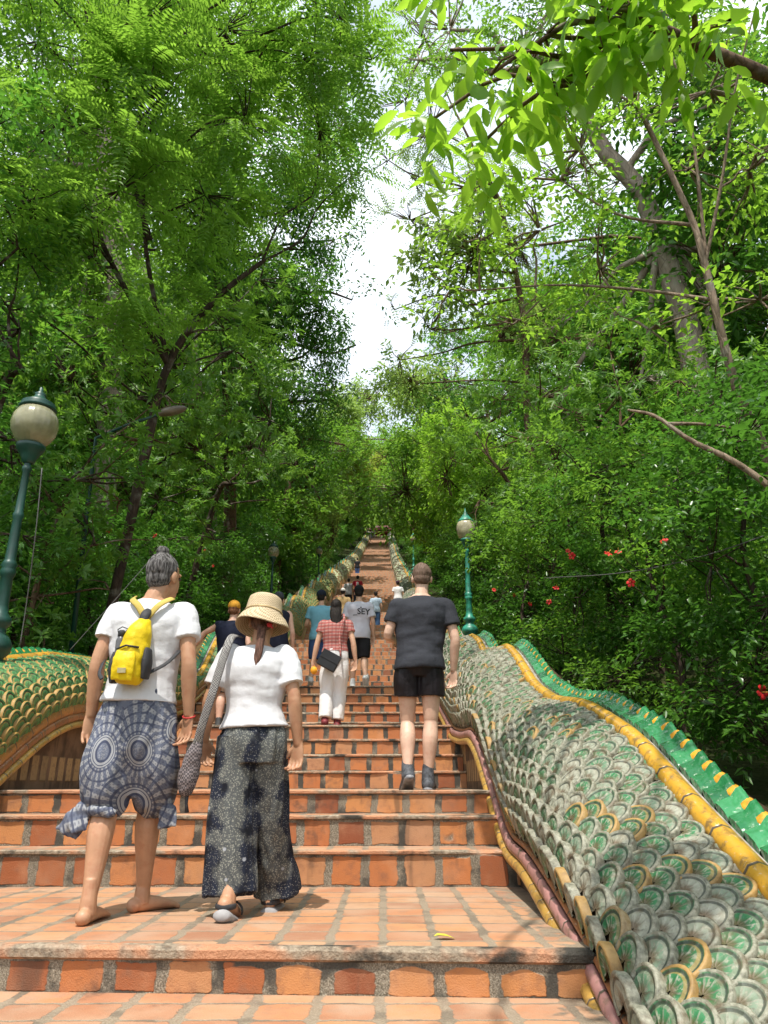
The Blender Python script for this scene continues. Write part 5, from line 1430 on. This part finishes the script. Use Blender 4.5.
def woven(name, a, b, sc):
    g = G(name); o = g.obj()
    ch = g.n('TexChecker', {}, Vector=g.vmath('ADD', o, (0.5, 0.5, 0.5)), Scale=sc, Color1=a, Color2=b)
    n = g.noise(o, 12, 3)
    return g.done(g.mix(g.math('MULTIPLY', g.step(n, 0.4, 0.7), 0.4), ch.outputs[0], (0.10, 0.08, 0.08)), 0.9, g.bump(ch.outputs[1], 0.4, 0.004), 0, 0.2)
def straw():
    g = G('woven_straw'); o = g.obj(); X, Y, Z = g.sep(o)
    a = g.math('SINE', g.math('MULTIPLY', g.math('ARCTAN2', Y, X), 46.0)); r = g.math('SQRT', g.math('ADD', g.math('MULTIPLY', X, X), g.math('MULTIPLY', Y, Y)))
    b = g.math('SINE', g.math('MULTIPLY', g.math('ADD', Z, g.math('MULTIPLY', r, 0.8)), 760.0))
    h = g.math('MULTIPLY', a, b); n = g.noise(o, 30, 3)
    c = g.mix(g.step(g.math('ADD', h, g.math('MULTIPLY', n, 1.2)), -0.2, 1.0), (0.32, 0.23, 0.13), (0.55, 0.44, 0.29))
    return g.done(c, 0.8, g.bump(g.math('ADD', h, g.math('MULTIPLY', b, 0.5)), 0.35, 0.004), 0, 0.25)

WHITE_T = cloth('white_cotton', (0.60, 0.60, 0.615), 0.05)
# ------------------------------------------------------------------ man with the yellow backpack
k0 = 1 / 1.0
P1 = Person('barefoot man with grey hair bun in white shirt and patterned indigo trousers', (-1.27, 3.9, -0.583), 1.75, 0.0, ('tanned', (0.46, 0.25, 0.145)), 0.0045,
    dict(hipL=(-.09, 0, .93), kneeL=(-.075, -.03, .51), ankL=(-.065, -.15, .085), toeL=(0.02, 1), hipR=(.09, .02, .93), kneeR=(.085, .13, .51), ankR=(.075, .20, .085), toeR=(.72, .70),
         shL=(-.155, 0, 1.445), elL=(-.205, -.05, 1.185), wrL=(-.225, .0, .915), hdL=(.05, .06, -1), hnL=(.55, -.8, 0), shR=(.210, 0, 1.445), elR=(.262, -.05, 1.185), wrR=(.275, .0, .915), hdR=(-.08, .06, -1), hnR=(-.55, -.8, 0),
         pel=(0.01, 0, .97), chest=(.02, 0, 1.31), neck=(.035, -.005, 1.525), head=(.068, .03, 1.655), yaw=-.42, wide=1.06, curl=22))
P1.shirt(WHITE_T, 0.55, .012, .022, seed=1.3, wr=.008)
P1.hair(hairmat('grey_streaked_hair', (0.018, 0.015, 0.014), (0.17, 0.16, 0.155)), 'bun')
M_MED = medallion_cloth()
def lower_man():
    G_ = [limb([(.01, .0, .53), (.01, .0, .60), (.01, .0, .68), (.01, -.005, .77), (.01, 0, .88), (.01, 0, .985), (.01, 0, 1.05)], [(.055, .07), (.075, .12), (.105, .17), (.140, .205), (.143, .205), (.134, .184), (.120, .168)], 26, 26),
          limb([(-.085, -.01, .84), (-.095, -.02, .72), (-.10, -.03, .60), (-.09, -.03, .51), (-.08, -.045, .435)], [(.12, .105), (.145, .118), (.142, .120), (.115, .108), .068], 20, 18),
          limb([(.105, .0, .84), (.115, .02, .72), (.12, .06, .60), (.105, .105, .52), (.09, .13, .46)], [(.12, .105), (.140, .112), (.138, .112), (.112, .10), .068], 20, 18)]
    o = vox('trousers', G_, .006, M_MED, P1.root, 4, (.016, (13, 13, 3.2), 7.0))
    G_ = [ell((-.165, -.075, .475), (.045, .04, .045)), limb([(-.165, -.075, .475), (-.20, -.09, .43), (-.235, -.09, .365)], [(.020, .035), (.02, .055), (.012, .06)], 12, 8),
          limb([(-.165, -.075, .475), (-.17, -.11, .42), (-.165, -.12, .375)], [(.020, .03), (.018, .045), (.010, .04)], 12, 8), limb([(-.16, -.06, .48), (-.08, -.13, .47), (.0, -.11, .46)], [.03, .03, .022], 10, 8)]
    vox('knot', G_, .006, M_MED, o, 3, (.010, (22, 22, 12), 2.0))
    G_ = [ell((.185, .06, .52), (.035, .04, .04)), limb([(.185, .06, .52), (.205, .04, .45), (.21, .03, .39)], [(.020, .025), (.02, .045), (.012, .045)], 12, 8)]
    vox('knot', G_, .006, M_MED, o, 3, (.010, (22, 22, 12), 4.0))
lower_man()
b = MB(); b.tube([P1.D['wrR'] + Vector((0.030 * cos(a), 0.030 * sin(a), 0.012 * sin(a))) for a in np.linspace(0, 2 * pi, 18)], [.004] * 18, 6)
b.build('bracelet', simple('red_cord', (0.45, 0.03, 0.03), 0.7, 0.1, 20, 0), P1.root)

# yellow backpack
M_YP = cloth('yellow_nylon', (0.72, 0.52, 0.012), 0.16, 200, 0.45)
M_GP = cloth('dark_grey_nylon', (0.045, 0.045, 0.048), 0.2, 200, 0.6)
M_STRAP = cloth('mustard_webbing', (0.50, 0.38, 0.10), 0.2, 300, 0.8)
def backpack():
    o0 = Vector((-1.27, 3.9, -0.583)); L_ = lambda x, y, z_: Vector((x, y, z_))
    r = empty('backpack', o0 + Vector((0, -.16, 1.0))); tag(r, 'small yellow backpack with grey mesh side pockets on the barefoot man', 'backpack')
    iv = Vector((0, .16, -1.0)); SX = lambda v: Vector((.03 + .70 * v[0], v[1], v[2])); T = lambda g: ([SX(v) + iv for v in g[0]], g[1])
    G_ = [T(limb([(-.035, -.185, 1.055), (-.03, -.195, 1.10), (-.01, -.195, 1.22), (.015, -.18, 1.32), (.035, -.165, 1.385)], [(.035, .085), (.066, .108), (.072, .100), (.058, .078), (.022, .040)], 22, 20))]
    vox('bag', G_, .006, M_YP, r, 3, (.006, (16, 16, 14), 5.0))
    vox('flap_pocket', [T(limb([(-.045, -.262, 1.06), (-.04, -.268, 1.14), (-.035, -.255, 1.205)], [(.012, .075), (.022, .082), (.010, .070)], 18, 10))], .005, M_YP, r, 3, (.004, (20, 20, 20), 8.0))
    b = MB(); b.tube([SX((-.11, -.245, 1.215)) + iv, SX((-.035, -.275, 1.228)) + iv, SX((.05, -.255, 1.222)) + iv], [.005] * 3, 6); b.build('zip', M_GP, r)
    for x, zz in ((-.132, 1.13), (.085, 1.15)):
        vox('mesh_pocket', [T(limb([(x, -.19, zz - .075), (x * 1.05, -.195, zz), (x * .98, -.19, zz + .075)], [(.045, .022), (.052, .035), (.040, .028)], 14, 8))], .006, M_GP, r, 3)
    vox('top_buckle', [T(limb([(.02, -.185, 1.345), (.03, -.175, 1.40), (.04, -.14, 1.435)], [(.018, .030), (.016, .036), (.010, .026)], 12, 8))], .005, M_GP, r, 3)
    for pts in ([(.045, -.15, 1.39), (.0, -.145, 1.455), (-.045, -.11, 1.495), (-.06, -.04, 1.525)], [(.055, -.15, 1.39), (.10, -.14, 1.455), (.135, -.10, 1.495), (.140, -.03, 1.522)]):
        b = MB(); b.tube([L_(*p) + iv for p in spline(pts, 14)], [(.005, .017)] * 14, 8, up=(0, -1, .3)); b.build('shoulder_strap', M_STRAP, r)
    for pts in ([(.08, -.17, 1.10), (.17, -.135, 1.16), (.215, -.06, 1.24)], [(-.13, -.17, 1.08), (-.165, -.12, 1.12), (-.175, -.05, 1.20)]):
        b = MB(); b.tube([L_(*p) + iv for p in spline(pts, 10)], [(.003, .010)] * 10, 8, up=(0, -1, .3)); b.build('lower_strap', M_GP, r)
    b = MB(); b.box(SX((-.035, -.2925, 1.105)) + iv, (.040, .003, .024)); b.build('label_patch', simple('grey_label', (0.34, 0.30, 0.16), 0.5, 0.1, 40, 0), r, False)
    w = empty('water_bottle', o0 + Vector((-.052, -.19, 1.20))); tag(w, 'dark grey bottle top sticking out of the side pocket of the yellow backpack', 'bottle')
    w.scale = (.72, .72, .72); b = MB(); b.lathe([(0.0, -.08), (.030, -.08), (.032, -.07), (.032, .09), (.024, .115), (.02, .12)], n=16); b.build('bottle_body', simple('smoke_plastic', (0.10, 0.10, 0.105), 0.3, 0.1, 8, 0), w)
    b = MB(); b.lathe([(.020, .118), (.025, .12), (.025, .155), (.018, .165), (0.0, .166)], n=16); b.tube([(0.025, 0, .15), (.04, 0, .175), (.0, 0, .19), (-.03, 0, .17), (-.024, 0, .15)], [.004] * 5, 6); b.build('lid', M_GP, w)
backpack()

# ------------------------------------------------------------------ woman in the straw hat
P2 = Person('woman in straw hat, white shirt and wide mottled navy trousers', (-0.70, 3.98, -0.583), 1.56, 0.0, ('tanned', (0.46, 0.25, 0.145)), 0.0045,
    dict(pel=(.03, 0, .95), chest=(.02, 0, 1.25), neck=(.04, -.005, 1.46), head=(.045, .03, 1.60), shL=(-.145, 0, 1.385), shR=(.200, 0, 1.385), elL=(-.235, -.02, 1.13), wrL=(-.265, .05, .90), elR=(.262, -.05, 1.14), wrR=(.290, .0, .875),
         hdR=(-.06, .05, -1), hnR=(-.4, -.9, 0), hipL=(-.07, 0, .92), hipR=(.12, 0, .92), kneeL=(-.06, -.01, .49), ankL=(-.03, -.13, .115), toeL=(.05, 1), pitL=-.30, kneeR=(.13, .12, .49), ankR=(.15, .22, .10), wide=.97, curl=24, nod=-.12))
P2.shirt(WHITE_T, 0.72, .02, .024, seed=3.1, sl_e=.026, wr=.010, flare=.016)
HM = hairmat('brown_auburn_hair', (0.06, 0.03, 0.02), (0.17, 0.085, 0.06))
P2.hair(HM, 'pony')
M_BAT = batik_cloth()
def lower_woman():
    k = P2.k
    G_ = [limb([(.03, 0, .70), (.03, -.01, .80), (.03, -.005, .87), (.03, 0, .92)], [(.125, .170), (.128, .172), (.105, .150), (.09, .130)], 26, 16),
          limb([(-.055, 0, .82), (-.055, -.01, .55), (-.045, -.03, .30), (-.035, -.035, .15), (-.03, -.04, .095)], [(.12, .105), (.11, .115), (.105, .122), (.105, .130), (.105, .132)], 22, 22),
          limb([(.10, .01, .82), (.115, .05, .55), (.13, .13, .30), (.15, .20, .14), (.155, .22, .08)], [(.12, .10), (.105, .098), (.10, .10), (.11, .115), (.115, .120)], 22, 22)]
    o = vox('trousers', G_, .006, M_BAT, P2.root, 4, (.013, (15, 15, 2.0), 9.0))
lower_woman()
M_SANDS = simple('grey_foam_sole', (0.30, 0.29, 0.29), 0.7, 0.1, 20, 0.1)
for S in 'LR':
    an = P2.D['ank' + S]; k = P2.k; pt = P2.D['pit' + S]
    R = Matrix.Rotation(pt, 3, Vector((1, 0, 0))); f = lambda a, b_: an + R @ (Vector((0.05 * a, a, b_)) * k)
    b = MB(); b.tube([f(a, -.108) for a in (-.098, -.085, 0, .08, .16, .20)], [(.022, .030), (.026, .043), (.026, .044), (.025, .050), (.022, .048), (.016, .030)], 16, up=tuple(R @ Vector((0, 0, 1)))); o = b.build('sandal', M_SANDS, P2.root)
    b = MB(); b.tube([f(.09, -.06) + Vector((.055 * cos(a), 0, .045 * sin(a))) for a in np.linspace(-.3, pi + .3, 12)], [(.004, .018)] * 12, 8, up=(0, 0, 1)); b.build('sandal_strap', M_GP, o); b = MB(); b.tube([f(-.03, -.055) + Vector((.045 * cos(a), -.045 * sin(a), 0.0)) for a in np.linspace(-.2, pi + .2, 12)], [(.012, .004)] * 12, 8, up=(0, 0, 1)); b.build('sandal_strap', M_GP, o)
# hat
M_STRAW = straw()
def hat():
    k = P2.k; c = P2.hp(0, -.015, .045)
    b = MB(); prof = [(.0, .100), (.045, .099), (.076, .094), (.088, .084), (.093, .066), (.097, .035), (.101, .0), (.105, -.010), (.122, -.034), (.138, -.060), (.145, -.074), (.147, -.080), (.142, -.081), (.122, -.044), (.103, -.018), (.098, .0)]
    R = Matrix.Rotation(radians(-9), 3, 'X') @ Matrix.Rotation(radians(4), 3, 'Y')
    n = 40; V = []
    for r, z_ in prof:
        for q in range(n):
            a = 2 * pi * q / n
            wv = (1 + .03 * sin(3 * a + 1)) if r > .115 else 1
            V.append(R @ Vector((r * wv * cos(a), r * wv * sin(a) * 1.08, z_ + (0.012 * sin(2 * a + .5) if r > .12 else 0))))
    F = [(i * n + q, i * n + (q + 1) % n, (i + 1) * n + (q + 1) % n, (i + 1) * n + q) for i in range(len(prof) - 1) for q in range(n)]
    o = mesh_obj('hat', V, F, M_STRAW, P2.root, True); o.location = c
    b = MB(); b.tube([R @ Vector((.1025 * cos(a), .110 * sin(a), .004)) for a in np.linspace(0, 2 * pi, 30)], [(.006, .003)] * 30, 6, up=(0, 0, 1))
    b.build('hat_band', simple('pale_straw_band', (0.42, 0.30, 0.15), 0.8, 0.2, 30, 0), o)
    b = MB(); p = P2.hp(.055, -.10, -.055); b.ell(p, (.016, .012, .014)); b.tube([p, p + Vector((.02, -.01, -.02))], [.008, .003], 6); b.build('hair_tie', simple('red_fabric', (0.55, 0.03, 0.04), 0.6, 0.1, 20, 0), P2.root)
hat()
# woven shoulder bag
M_WOV = woven('black_white_woven', (0.34, 0.33, 0.31), (0.09, 0.085, 0.085), 150.0)
M_WOVP = woven('rose_grey_woven', (0.24, 0.205, 0.205), (0.07, 0.062, 0.066), 110.0)
def shoulder_bag():
    o0 = Vector((-0.70, 3.98, -0.583)); base = o0 + Vector((-.255, -.06, .66)); r = empty('shoulder_bag', base); tag(r, 'narrow woven grey shoulder bag hanging beside the woman in the straw hat', 'bag')
    L_ = lambda x, y, z_: o0 + Vector((x, y, z_)) - base
    pts = spline([(-.08, .04, 1.345), (-.105, -.07, 1.325), (-.125, -.135, 1.22), (-.165, -.165, 1.02), (-.205, -.155, .87), (-.235, -.12, .76)], 26)
    b = MB(); b.tube([L_(*p) for p in pts], [(.004, .021)] * 26, 8, up=(0, -1, .4)); b.build('strap', M_WOV, r)
    g_ = limb([L_(-.22, -.10, .83), L_(-.235, -.11, .76), L_(-.262, -.10, .66), L_(-.275, -.09, .58), L_(-.270, -.08, .54)], [(.012, .016), (.028, .032), (.036, .048), (.034, .046), (.016, .024)], 16, 14)
    vox('pouch', [g_], .006, M_WOVP, r, 3, (.006, (20, 20, 16), 3.0))
    b = MB(); b.tube([L_(-.27, -.08, .55), L_(-.268, -.085, .50), L_(-.262, -.085, .46)], [.010, .007, .011], 8); b.build('tassel', M_GP, r)
shoulder_bag()

# ------------------------------------------------------------------ man in black
M_BLK = cloth('charcoal_jersey', (0.034, 0.036, 0.044), 0.25)
M_SHORT = cloth('black_running_shorts', (0.014, 0.011, 0.013), 0.2, 300, 0.45)
M_TRAIN = simple('grey_trainer_mesh', (0.07, 0.075, 0.085), 0.7, 0.4, 40, 0.3)
P3 = Person('muscular man with cropped hair in black shirt and short black shorts', (0.30, 5.96, -0.029), 1.76, 0.0, ('fair', (0.62, 0.40, 0.29)), 0.006,
    dict(hipL=(-.11, 0, .92), hipR=(.075, 0, .92), kneeL=(-.115, .06, .49), ankL=(-.12, -.06, .125), pitL=-.45, toeL=(-.1, 1), kneeR=(.065, .03, .49), ankR=(.035, .02, .085), toeR=(.12, 1), shL=(-.190, 0, 1.405), shR=(.210, 0, 1.405), elL=(-.265, .0, 1.17), wrL=(-.215, .23, 1.16), hdL=(.2, 1, .1), hnL=(.8, 0, -.5),
         elR=(.268, -.04, 1.13), wrR=(.255, .03, .885), pel=(-.015, 0, .95), chest=(.0, .01, 1.28), neck=(.01, 0, 1.495), head=(.015, .03, 1.645), wide=1.14, fat=1.04, curl=25))
P3.shirt(M_BLK, .62, -.06, .024, seed=5.2, wr=.009, flare=.016)
P3.trousers(M_SHORT, .27, .026, 'shorts', .0, None, .008, 4.0, top_e=.008, seat=.0)
P3.hair(hairmat('cropped_dark_stubble', (0.10, 0.065, 0.045), (0.17, 0.11, 0.08)), 'buzz')
P3.shoes(M_TRAIN, simple('pale_rubber', (0.20, 0.20, 0.21), 0.6, 0.3, 20, 0.1), .012)

# ------------------------------------------------------------------ people further up
def stz(y): return float(stair_z(y + 0.02))
M_HAIRB = hairmat('black_hair', (0.007, 0.005, 0.004), (0.022, 0.016, 0.013))
def plaid():
    g = G('red_plaid_cotton'); o = g.obj(); X, Y, Z = g.sep(o)
    a = g.step(g.math('SINE', g.math('MULTIPLY', Z, 150.0)), 0.1, 0.6); b = g.step(g.math('SINE', g.math('MULTIPLY', X, 130.0)), 0.2, 0.7)
    c = g.mix(g.math('MULTIPLY', a, 0.7), (0.34, 0.10, 0.085), (0.42, 0.27, 0.24)); c = g.mix(g.math('MULTIPLY', b, 0.45), c, (0.17, 0.055, 0.06))
    return g.done(c, 0.85, g.bump(g.noise(o, 30, 3), 0.2, 0.006), 0, 0.2)
P4 = Person('woman with long dark hair in red plaid top and white trousers', (-.62, 9.42, .6612), 1.60, 0.0, ('warm', (0.55, 0.33, 0.22)), 0.008,
    dict(kneeL=(-.10, .0, .49), ankL=(-.11, -.10, .10), pitL=-.3, kneeR=(.07, .06, .49), ankR=(.05, .02, .085), elL=(-.25, .0, 1.14), wrL=(-.30, .03, .90), elR=(.25, -.03, 1.14), wrR=(.285, .0, .90)))
P4.shirt(plaid(), .45, .06, .020, 'top', seed=6.0)
P4.trousers(cloth('white_linen', (0.68, 0.66, 0.65), .06), .97, .026, 'trousers', .10, .082, .009, 5.0)
P4.hair(M_HAIRB, 'long')
P4.shoes(simple('red_black_shoe', (0.16, 0.02, 0.025), .6, .4, 30, .1), None, .008)
def handbag():
    c = Vector((-.62, 9.42, .6612)) + Vector((-.06, -.20, .79)); r = empty('handbag', c); tag(r, 'square black handbag tilted on the hip of the woman in white trousers', 'handbag')
    R = Matrix.Rotation(radians(28), 3, 'Y')
    mk = simple('black_leather', (0.013, 0.012, 0.013), .35, .2, 10, .2)
    b = MB(); b.box((0, 0, 0), (.25, .06, .21), 0, R); b.build('bag', mk, r, False, bevel=.012)
    b = MB(); b.box(R @ Vector((0, -.034, .05)), (.245, .008, .11), 0, R); b.build('flap', mk, r, False, bevel=.006)
    b = MB(); b.tube(spline([R @ Vector((.11, 0, .10)), (.12, .04, .36), (.17, .06, .52), (.16, .16, .62), (.12, .22, .60)], 16), [(.004, .012)] * 16, 8, up=(0, -1, .2)); b.build('strap', plaid(), r)
handbag()
o_ = MB(); o_.ell((0, 0, 0), (.045, .04, .05)); o_.tube([(0, 0, .045), (.005, 0, .06)], [.008, .004], 6)
q = tag(o_.build('orange_pouch', simple('orange_cloth', (0.75, 0.33, 0.015), .6, .15, 20, .2)), 'small orange pouch held by the woman in white trousers', 'pouch'); q.location = Vector((-.62, 9.42, .6612)) + Vector((-.262, -.0, .70))

P5 = Person('man with dark cap in pale grey lettered shirt and black shorts', (-.42, 12.15, 1.456), 1.70, 0.0, ('warm', (0.55, 0.33, 0.22)), 0.009,
    dict(kneeR=(.10, -.02, .50), ankR=(.13, -.16, .16), pitR=-.7, kneeL=(-.09, .06, .49), ankL=(-.09, .02, .085), wide=1.12, fat=1.08))
SH5 = P5.shirt(cloth('pale_lilac_grey_cotton', (0.50, 0.49, 0.55), .06), .75, -.12, .026, seed=7.0, sl_e=.03)
P5.trousers(cloth('black_cotton', (0.012, 0.012, 0.014), .2), .48, .028, 'shorts', .08, .095, .007)
P5.hair(M_HAIRB, 'short'); P5.cap(cloth('black_cap_cotton', (0.012, 0.012, 0.014), .2))
P5.shoes(simple('white_trainer', (0.62, 0.62, 0.60), .6, .1, 20, .1), simple('white_sole', (0.70, 0.70, 0.68), .6, .1, 20, 0), .010)
def lettering(text, shirt, root, size, xc, zc, m, dot=False):
    cu = bpy.data.curves.new('lettering', 'FONT'); cu.body = text; cu.size = size; cu.align_x = 'CENTER'; cu.align_y = 'CENTER'; cu.offset = size * .018; cu.resolution_u = 3
    t = bpy.data.objects.new('tmp', cu); COL.objects.link(t)
    me = bpy.data.meshes.new_from_object(t.evaluated_get(bpy.context.evaluated_depsgraph_get())); bpy.data.objects.remove(t)
    bm = bmesh.new(); bm.from_mesh(me); bmesh.ops.triangulate(bm, faces=bm.faces[:])
    for _ in range(2): bmesh.ops.subdivide_edges(bm, edges=[e for e in bm.edges if e.calc_length() > size * .12], cuts=1); bmesh.ops.triangulate(bm, faces=bm.faces[:])
    tree_ = BVHTree.FromPolygons([v.co.copy() for v in shirt.data.vertices], [tuple(p.vertices) for p in shirt.data.polygons])
    for v in bm.verts:
        x, zz = xc + v.co.x, zc + v.co.y
        h = tree_.ray_cast(Vector((x, -1, zz)), Vector((0, 1, 0)))
        v.co = (h[0] + Vector((0, -.004, 0))) if h[0] else Vector((x, -.15, zz))
    bm.to_mesh(me); bm.free(); me.materials.clear(); me.materials.append(m)
    me.name = 'lettering'; o = link(bpy.data.objects.new('lettering', me), shirt); return o
M_INK = simple('black_print', (0.02, 0.02, 0.025), .6, .05, 10, 0)
lettering('_SEY', SH5, P5.root, .135, .05, 1.235, M_INK)
lettering('.', SH5, P5.root, .16, .04, 1.345, M_INK)

P6 = Person('man with cap in pale blue shirt and denim shorts near the left rail', (-1.06, 12.3, 1.456), 1.66, 0.05, ('warm', (0.55, 0.33, 0.22)), 0.009,
    dict(kneeL=(-.10, .02, .50), ankL=(-.14, -.14, .15), pitL=-.6, kneeR=(.09, .06, .49), ankR=(.07, .02, .085), elL=(-.25, .05, 1.15), wrL=(-.22, .28, 1.12), hdL=(.1, 1, .1), yaw=-.2))
P6.shirt(cloth('aqua_cotton', (0.17, 0.40, 0.50), .12), .62, -.10, .024, seed=8.0)
P6.trousers(cloth('blue_denim', (0.045, 0.085, 0.20), .25), .46, .026, 'shorts', .08, .092)
P6.hair(M_HAIRB, 'short'); P6.cap(cloth('navy_cap_cotton', (0.015, 0.02, 0.035), .2)); P6.shoes(simple('pale_grey_trainer', (0.50, 0.50, 0.48), .6, .1, 20, .1), None, .010)

P7 = Person('man in yellow cap and navy sleeveless shirt with arm out to left rail', (-2.08, 10.1, .6612), 1.74, 0.0, ('pink', (0.60, 0.36, 0.26)), 0.009,
    dict(shL=(-.19, 0, 1.42), elL=(-.40, .06, 1.32), wrL=(-.58, .12, 1.10), hdL=(-.5, .3, -.7), wide=1.1, fat=1.12))
P7.shirt(cloth('navy_cotton', (0.010, 0.013, 0.030), .2), .10, -.12, .024, 'vest', seed=9.0)
P7.trousers(cloth('dark_cotton_shorts', (0.03, 0.028, 0.03), .2), .48, .028, 'shorts', .08, .095); P7.hair(hairmat('auburn_short_hair', (0.10, 0.04, 0.02), (0.22, 0.10, 0.05)), 'short'); P7.cap(cloth('amber_cap_cotton', (0.55, 0.27, 0.03), .12)); P7.shoes(simple('dark_trainer', (0.05, 0.05, 0.05), .6, .2, 20, .1), None, .010)
P8 = Person('person in grey cap and dark vest just behind the straw hat', (-1.66, 11.42, 1.138), 1.72, 0.0, ('pink', (0.60, 0.36, 0.26)), 0.010, dict(STEP_R, wide=1.06))
P8.shirt(cloth('midnight_cotton', (0.016, 0.018, 0.034), .2), .0, -.10, .020, 'vest', seed=10.0); P8.trousers(cloth('slate_cotton', (0.05, 0.05, 0.06), .2), .48, .026, 'shorts', .08, .09); P8.hair(M_HAIRB, 'short'); P8.cap(cloth('slate_cap_cotton', (0.05, 0.055, 0.065), .2)); P8.shoes(simple('grey_trainer', (0.2, 0.2, 0.2), .6, .2, 20, .1), None, .010)

def walker(label, x, y, H, top, low, cap=None, vs=.014, pose=None, sleeve=.6, to=.97, hair=True, sk=('warm', (0.55, 0.33, 0.22))):
    p = Person(label, (x, y, stz(y)), H, 0.0, sk, vs, pose); sh = p.shirt(top, sleeve, -.11, .026, seed=y, wr=.005)
    p.trousers(low, to, .026, 'trousers' if to > .6 else 'shorts', .08)
    p.hair(M_HAIRB, 'short')
    if cap: p.cap(cap)
    p.shoes(M_TRAIN, None, .012); return p, sh
WC = cloth('white_cap_cotton', (0.62, 0.60, 0.56), .08)
walker('person in pale cap and tan shirt half hidden behind the lettered shirt', -1.30, 22.9, 1.70, cloth('tan_cotton', (0.38, 0.26, 0.12), .12), cloth('olive_cotton', (0.10, 0.09, 0.06), .2), WC)
walker('person in light blue shirt and blue jeans in the middle of the steps', -.32, 28.3, 1.60, cloth('light_blue_cotton', (0.38, 0.48, 0.58), .1), cloth('mid_blue_denim', (0.06, 0.12, 0.24), .25), None, pose=dict(wide=.95))
walker('man in white shirt left of the cropped head of the man in black', .62, 32.2, 1.72, cloth('bright_white_cotton', (0.70, 0.70, 0.72), .05), cloth('grey_cotton', (0.16, 0.17, 0.19), .2), cloth('plum_cap_cotton', (0.07, 0.03, 0.06), .2))
p_, sh_ = walker('person in red shirt with white back print higher on the steps', -1.33, 36.2, 1.70, cloth('crimson_cotton', (0.38, 0.02, 0.04), .15), cloth('dark_denim', (0.03, 0.04, 0.08), .2), None)
lettering('8', sh_, p_.root, .26, 0.0, 1.24, simple('white_print', (0.7, 0.68, 0.66), .6, .05, 10, 0))
walker('person in pale grey shirt climbing just left of the red shirt', -1.80, 36.6, 1.66, cloth('ash_cotton', (0.45, 0.44, 0.45), .1), cloth('charcoal_denim', (0.04, 0.04, 0.045), .2), None)
walker('person in black shirt and blue jeans along the left rail far up', -2.25, 60.3, 1.72, cloth('jet_cotton', (0.015, 0.015, 0.02), .2), cloth('far_denim', (0.05, 0.09, 0.22), .2), None, vs=.022)
walker('person in white shirt close below the temple gate', -3.1 + .6, 144.0, 1.75, cloth('far_white_cotton', (0.68, 0.68, 0.70), .05), cloth('far_grey_cotton', (0.30, 0.30, 0.33), .2), None, vs=.03)
walker('second white clad person just below the gate nearest the left rail', -2.0, 148.0, 1.70, cloth('far_cream_cotton', (0.62, 0.60, 0.58), .05), cloth('far_pale_cotton', (0.45, 0.45, 0.48), .2), None, vs=.03)
walker('dark clothed person standing in the temple gateway', 0.6, YTOP + 6.0, 1.72, cloth('far_maroon_cotton', (0.10, 0.03, 0.04), .2), cloth('far_black_cotton', (0.03, 0.03, 0.03), .2), None, vs=.03)
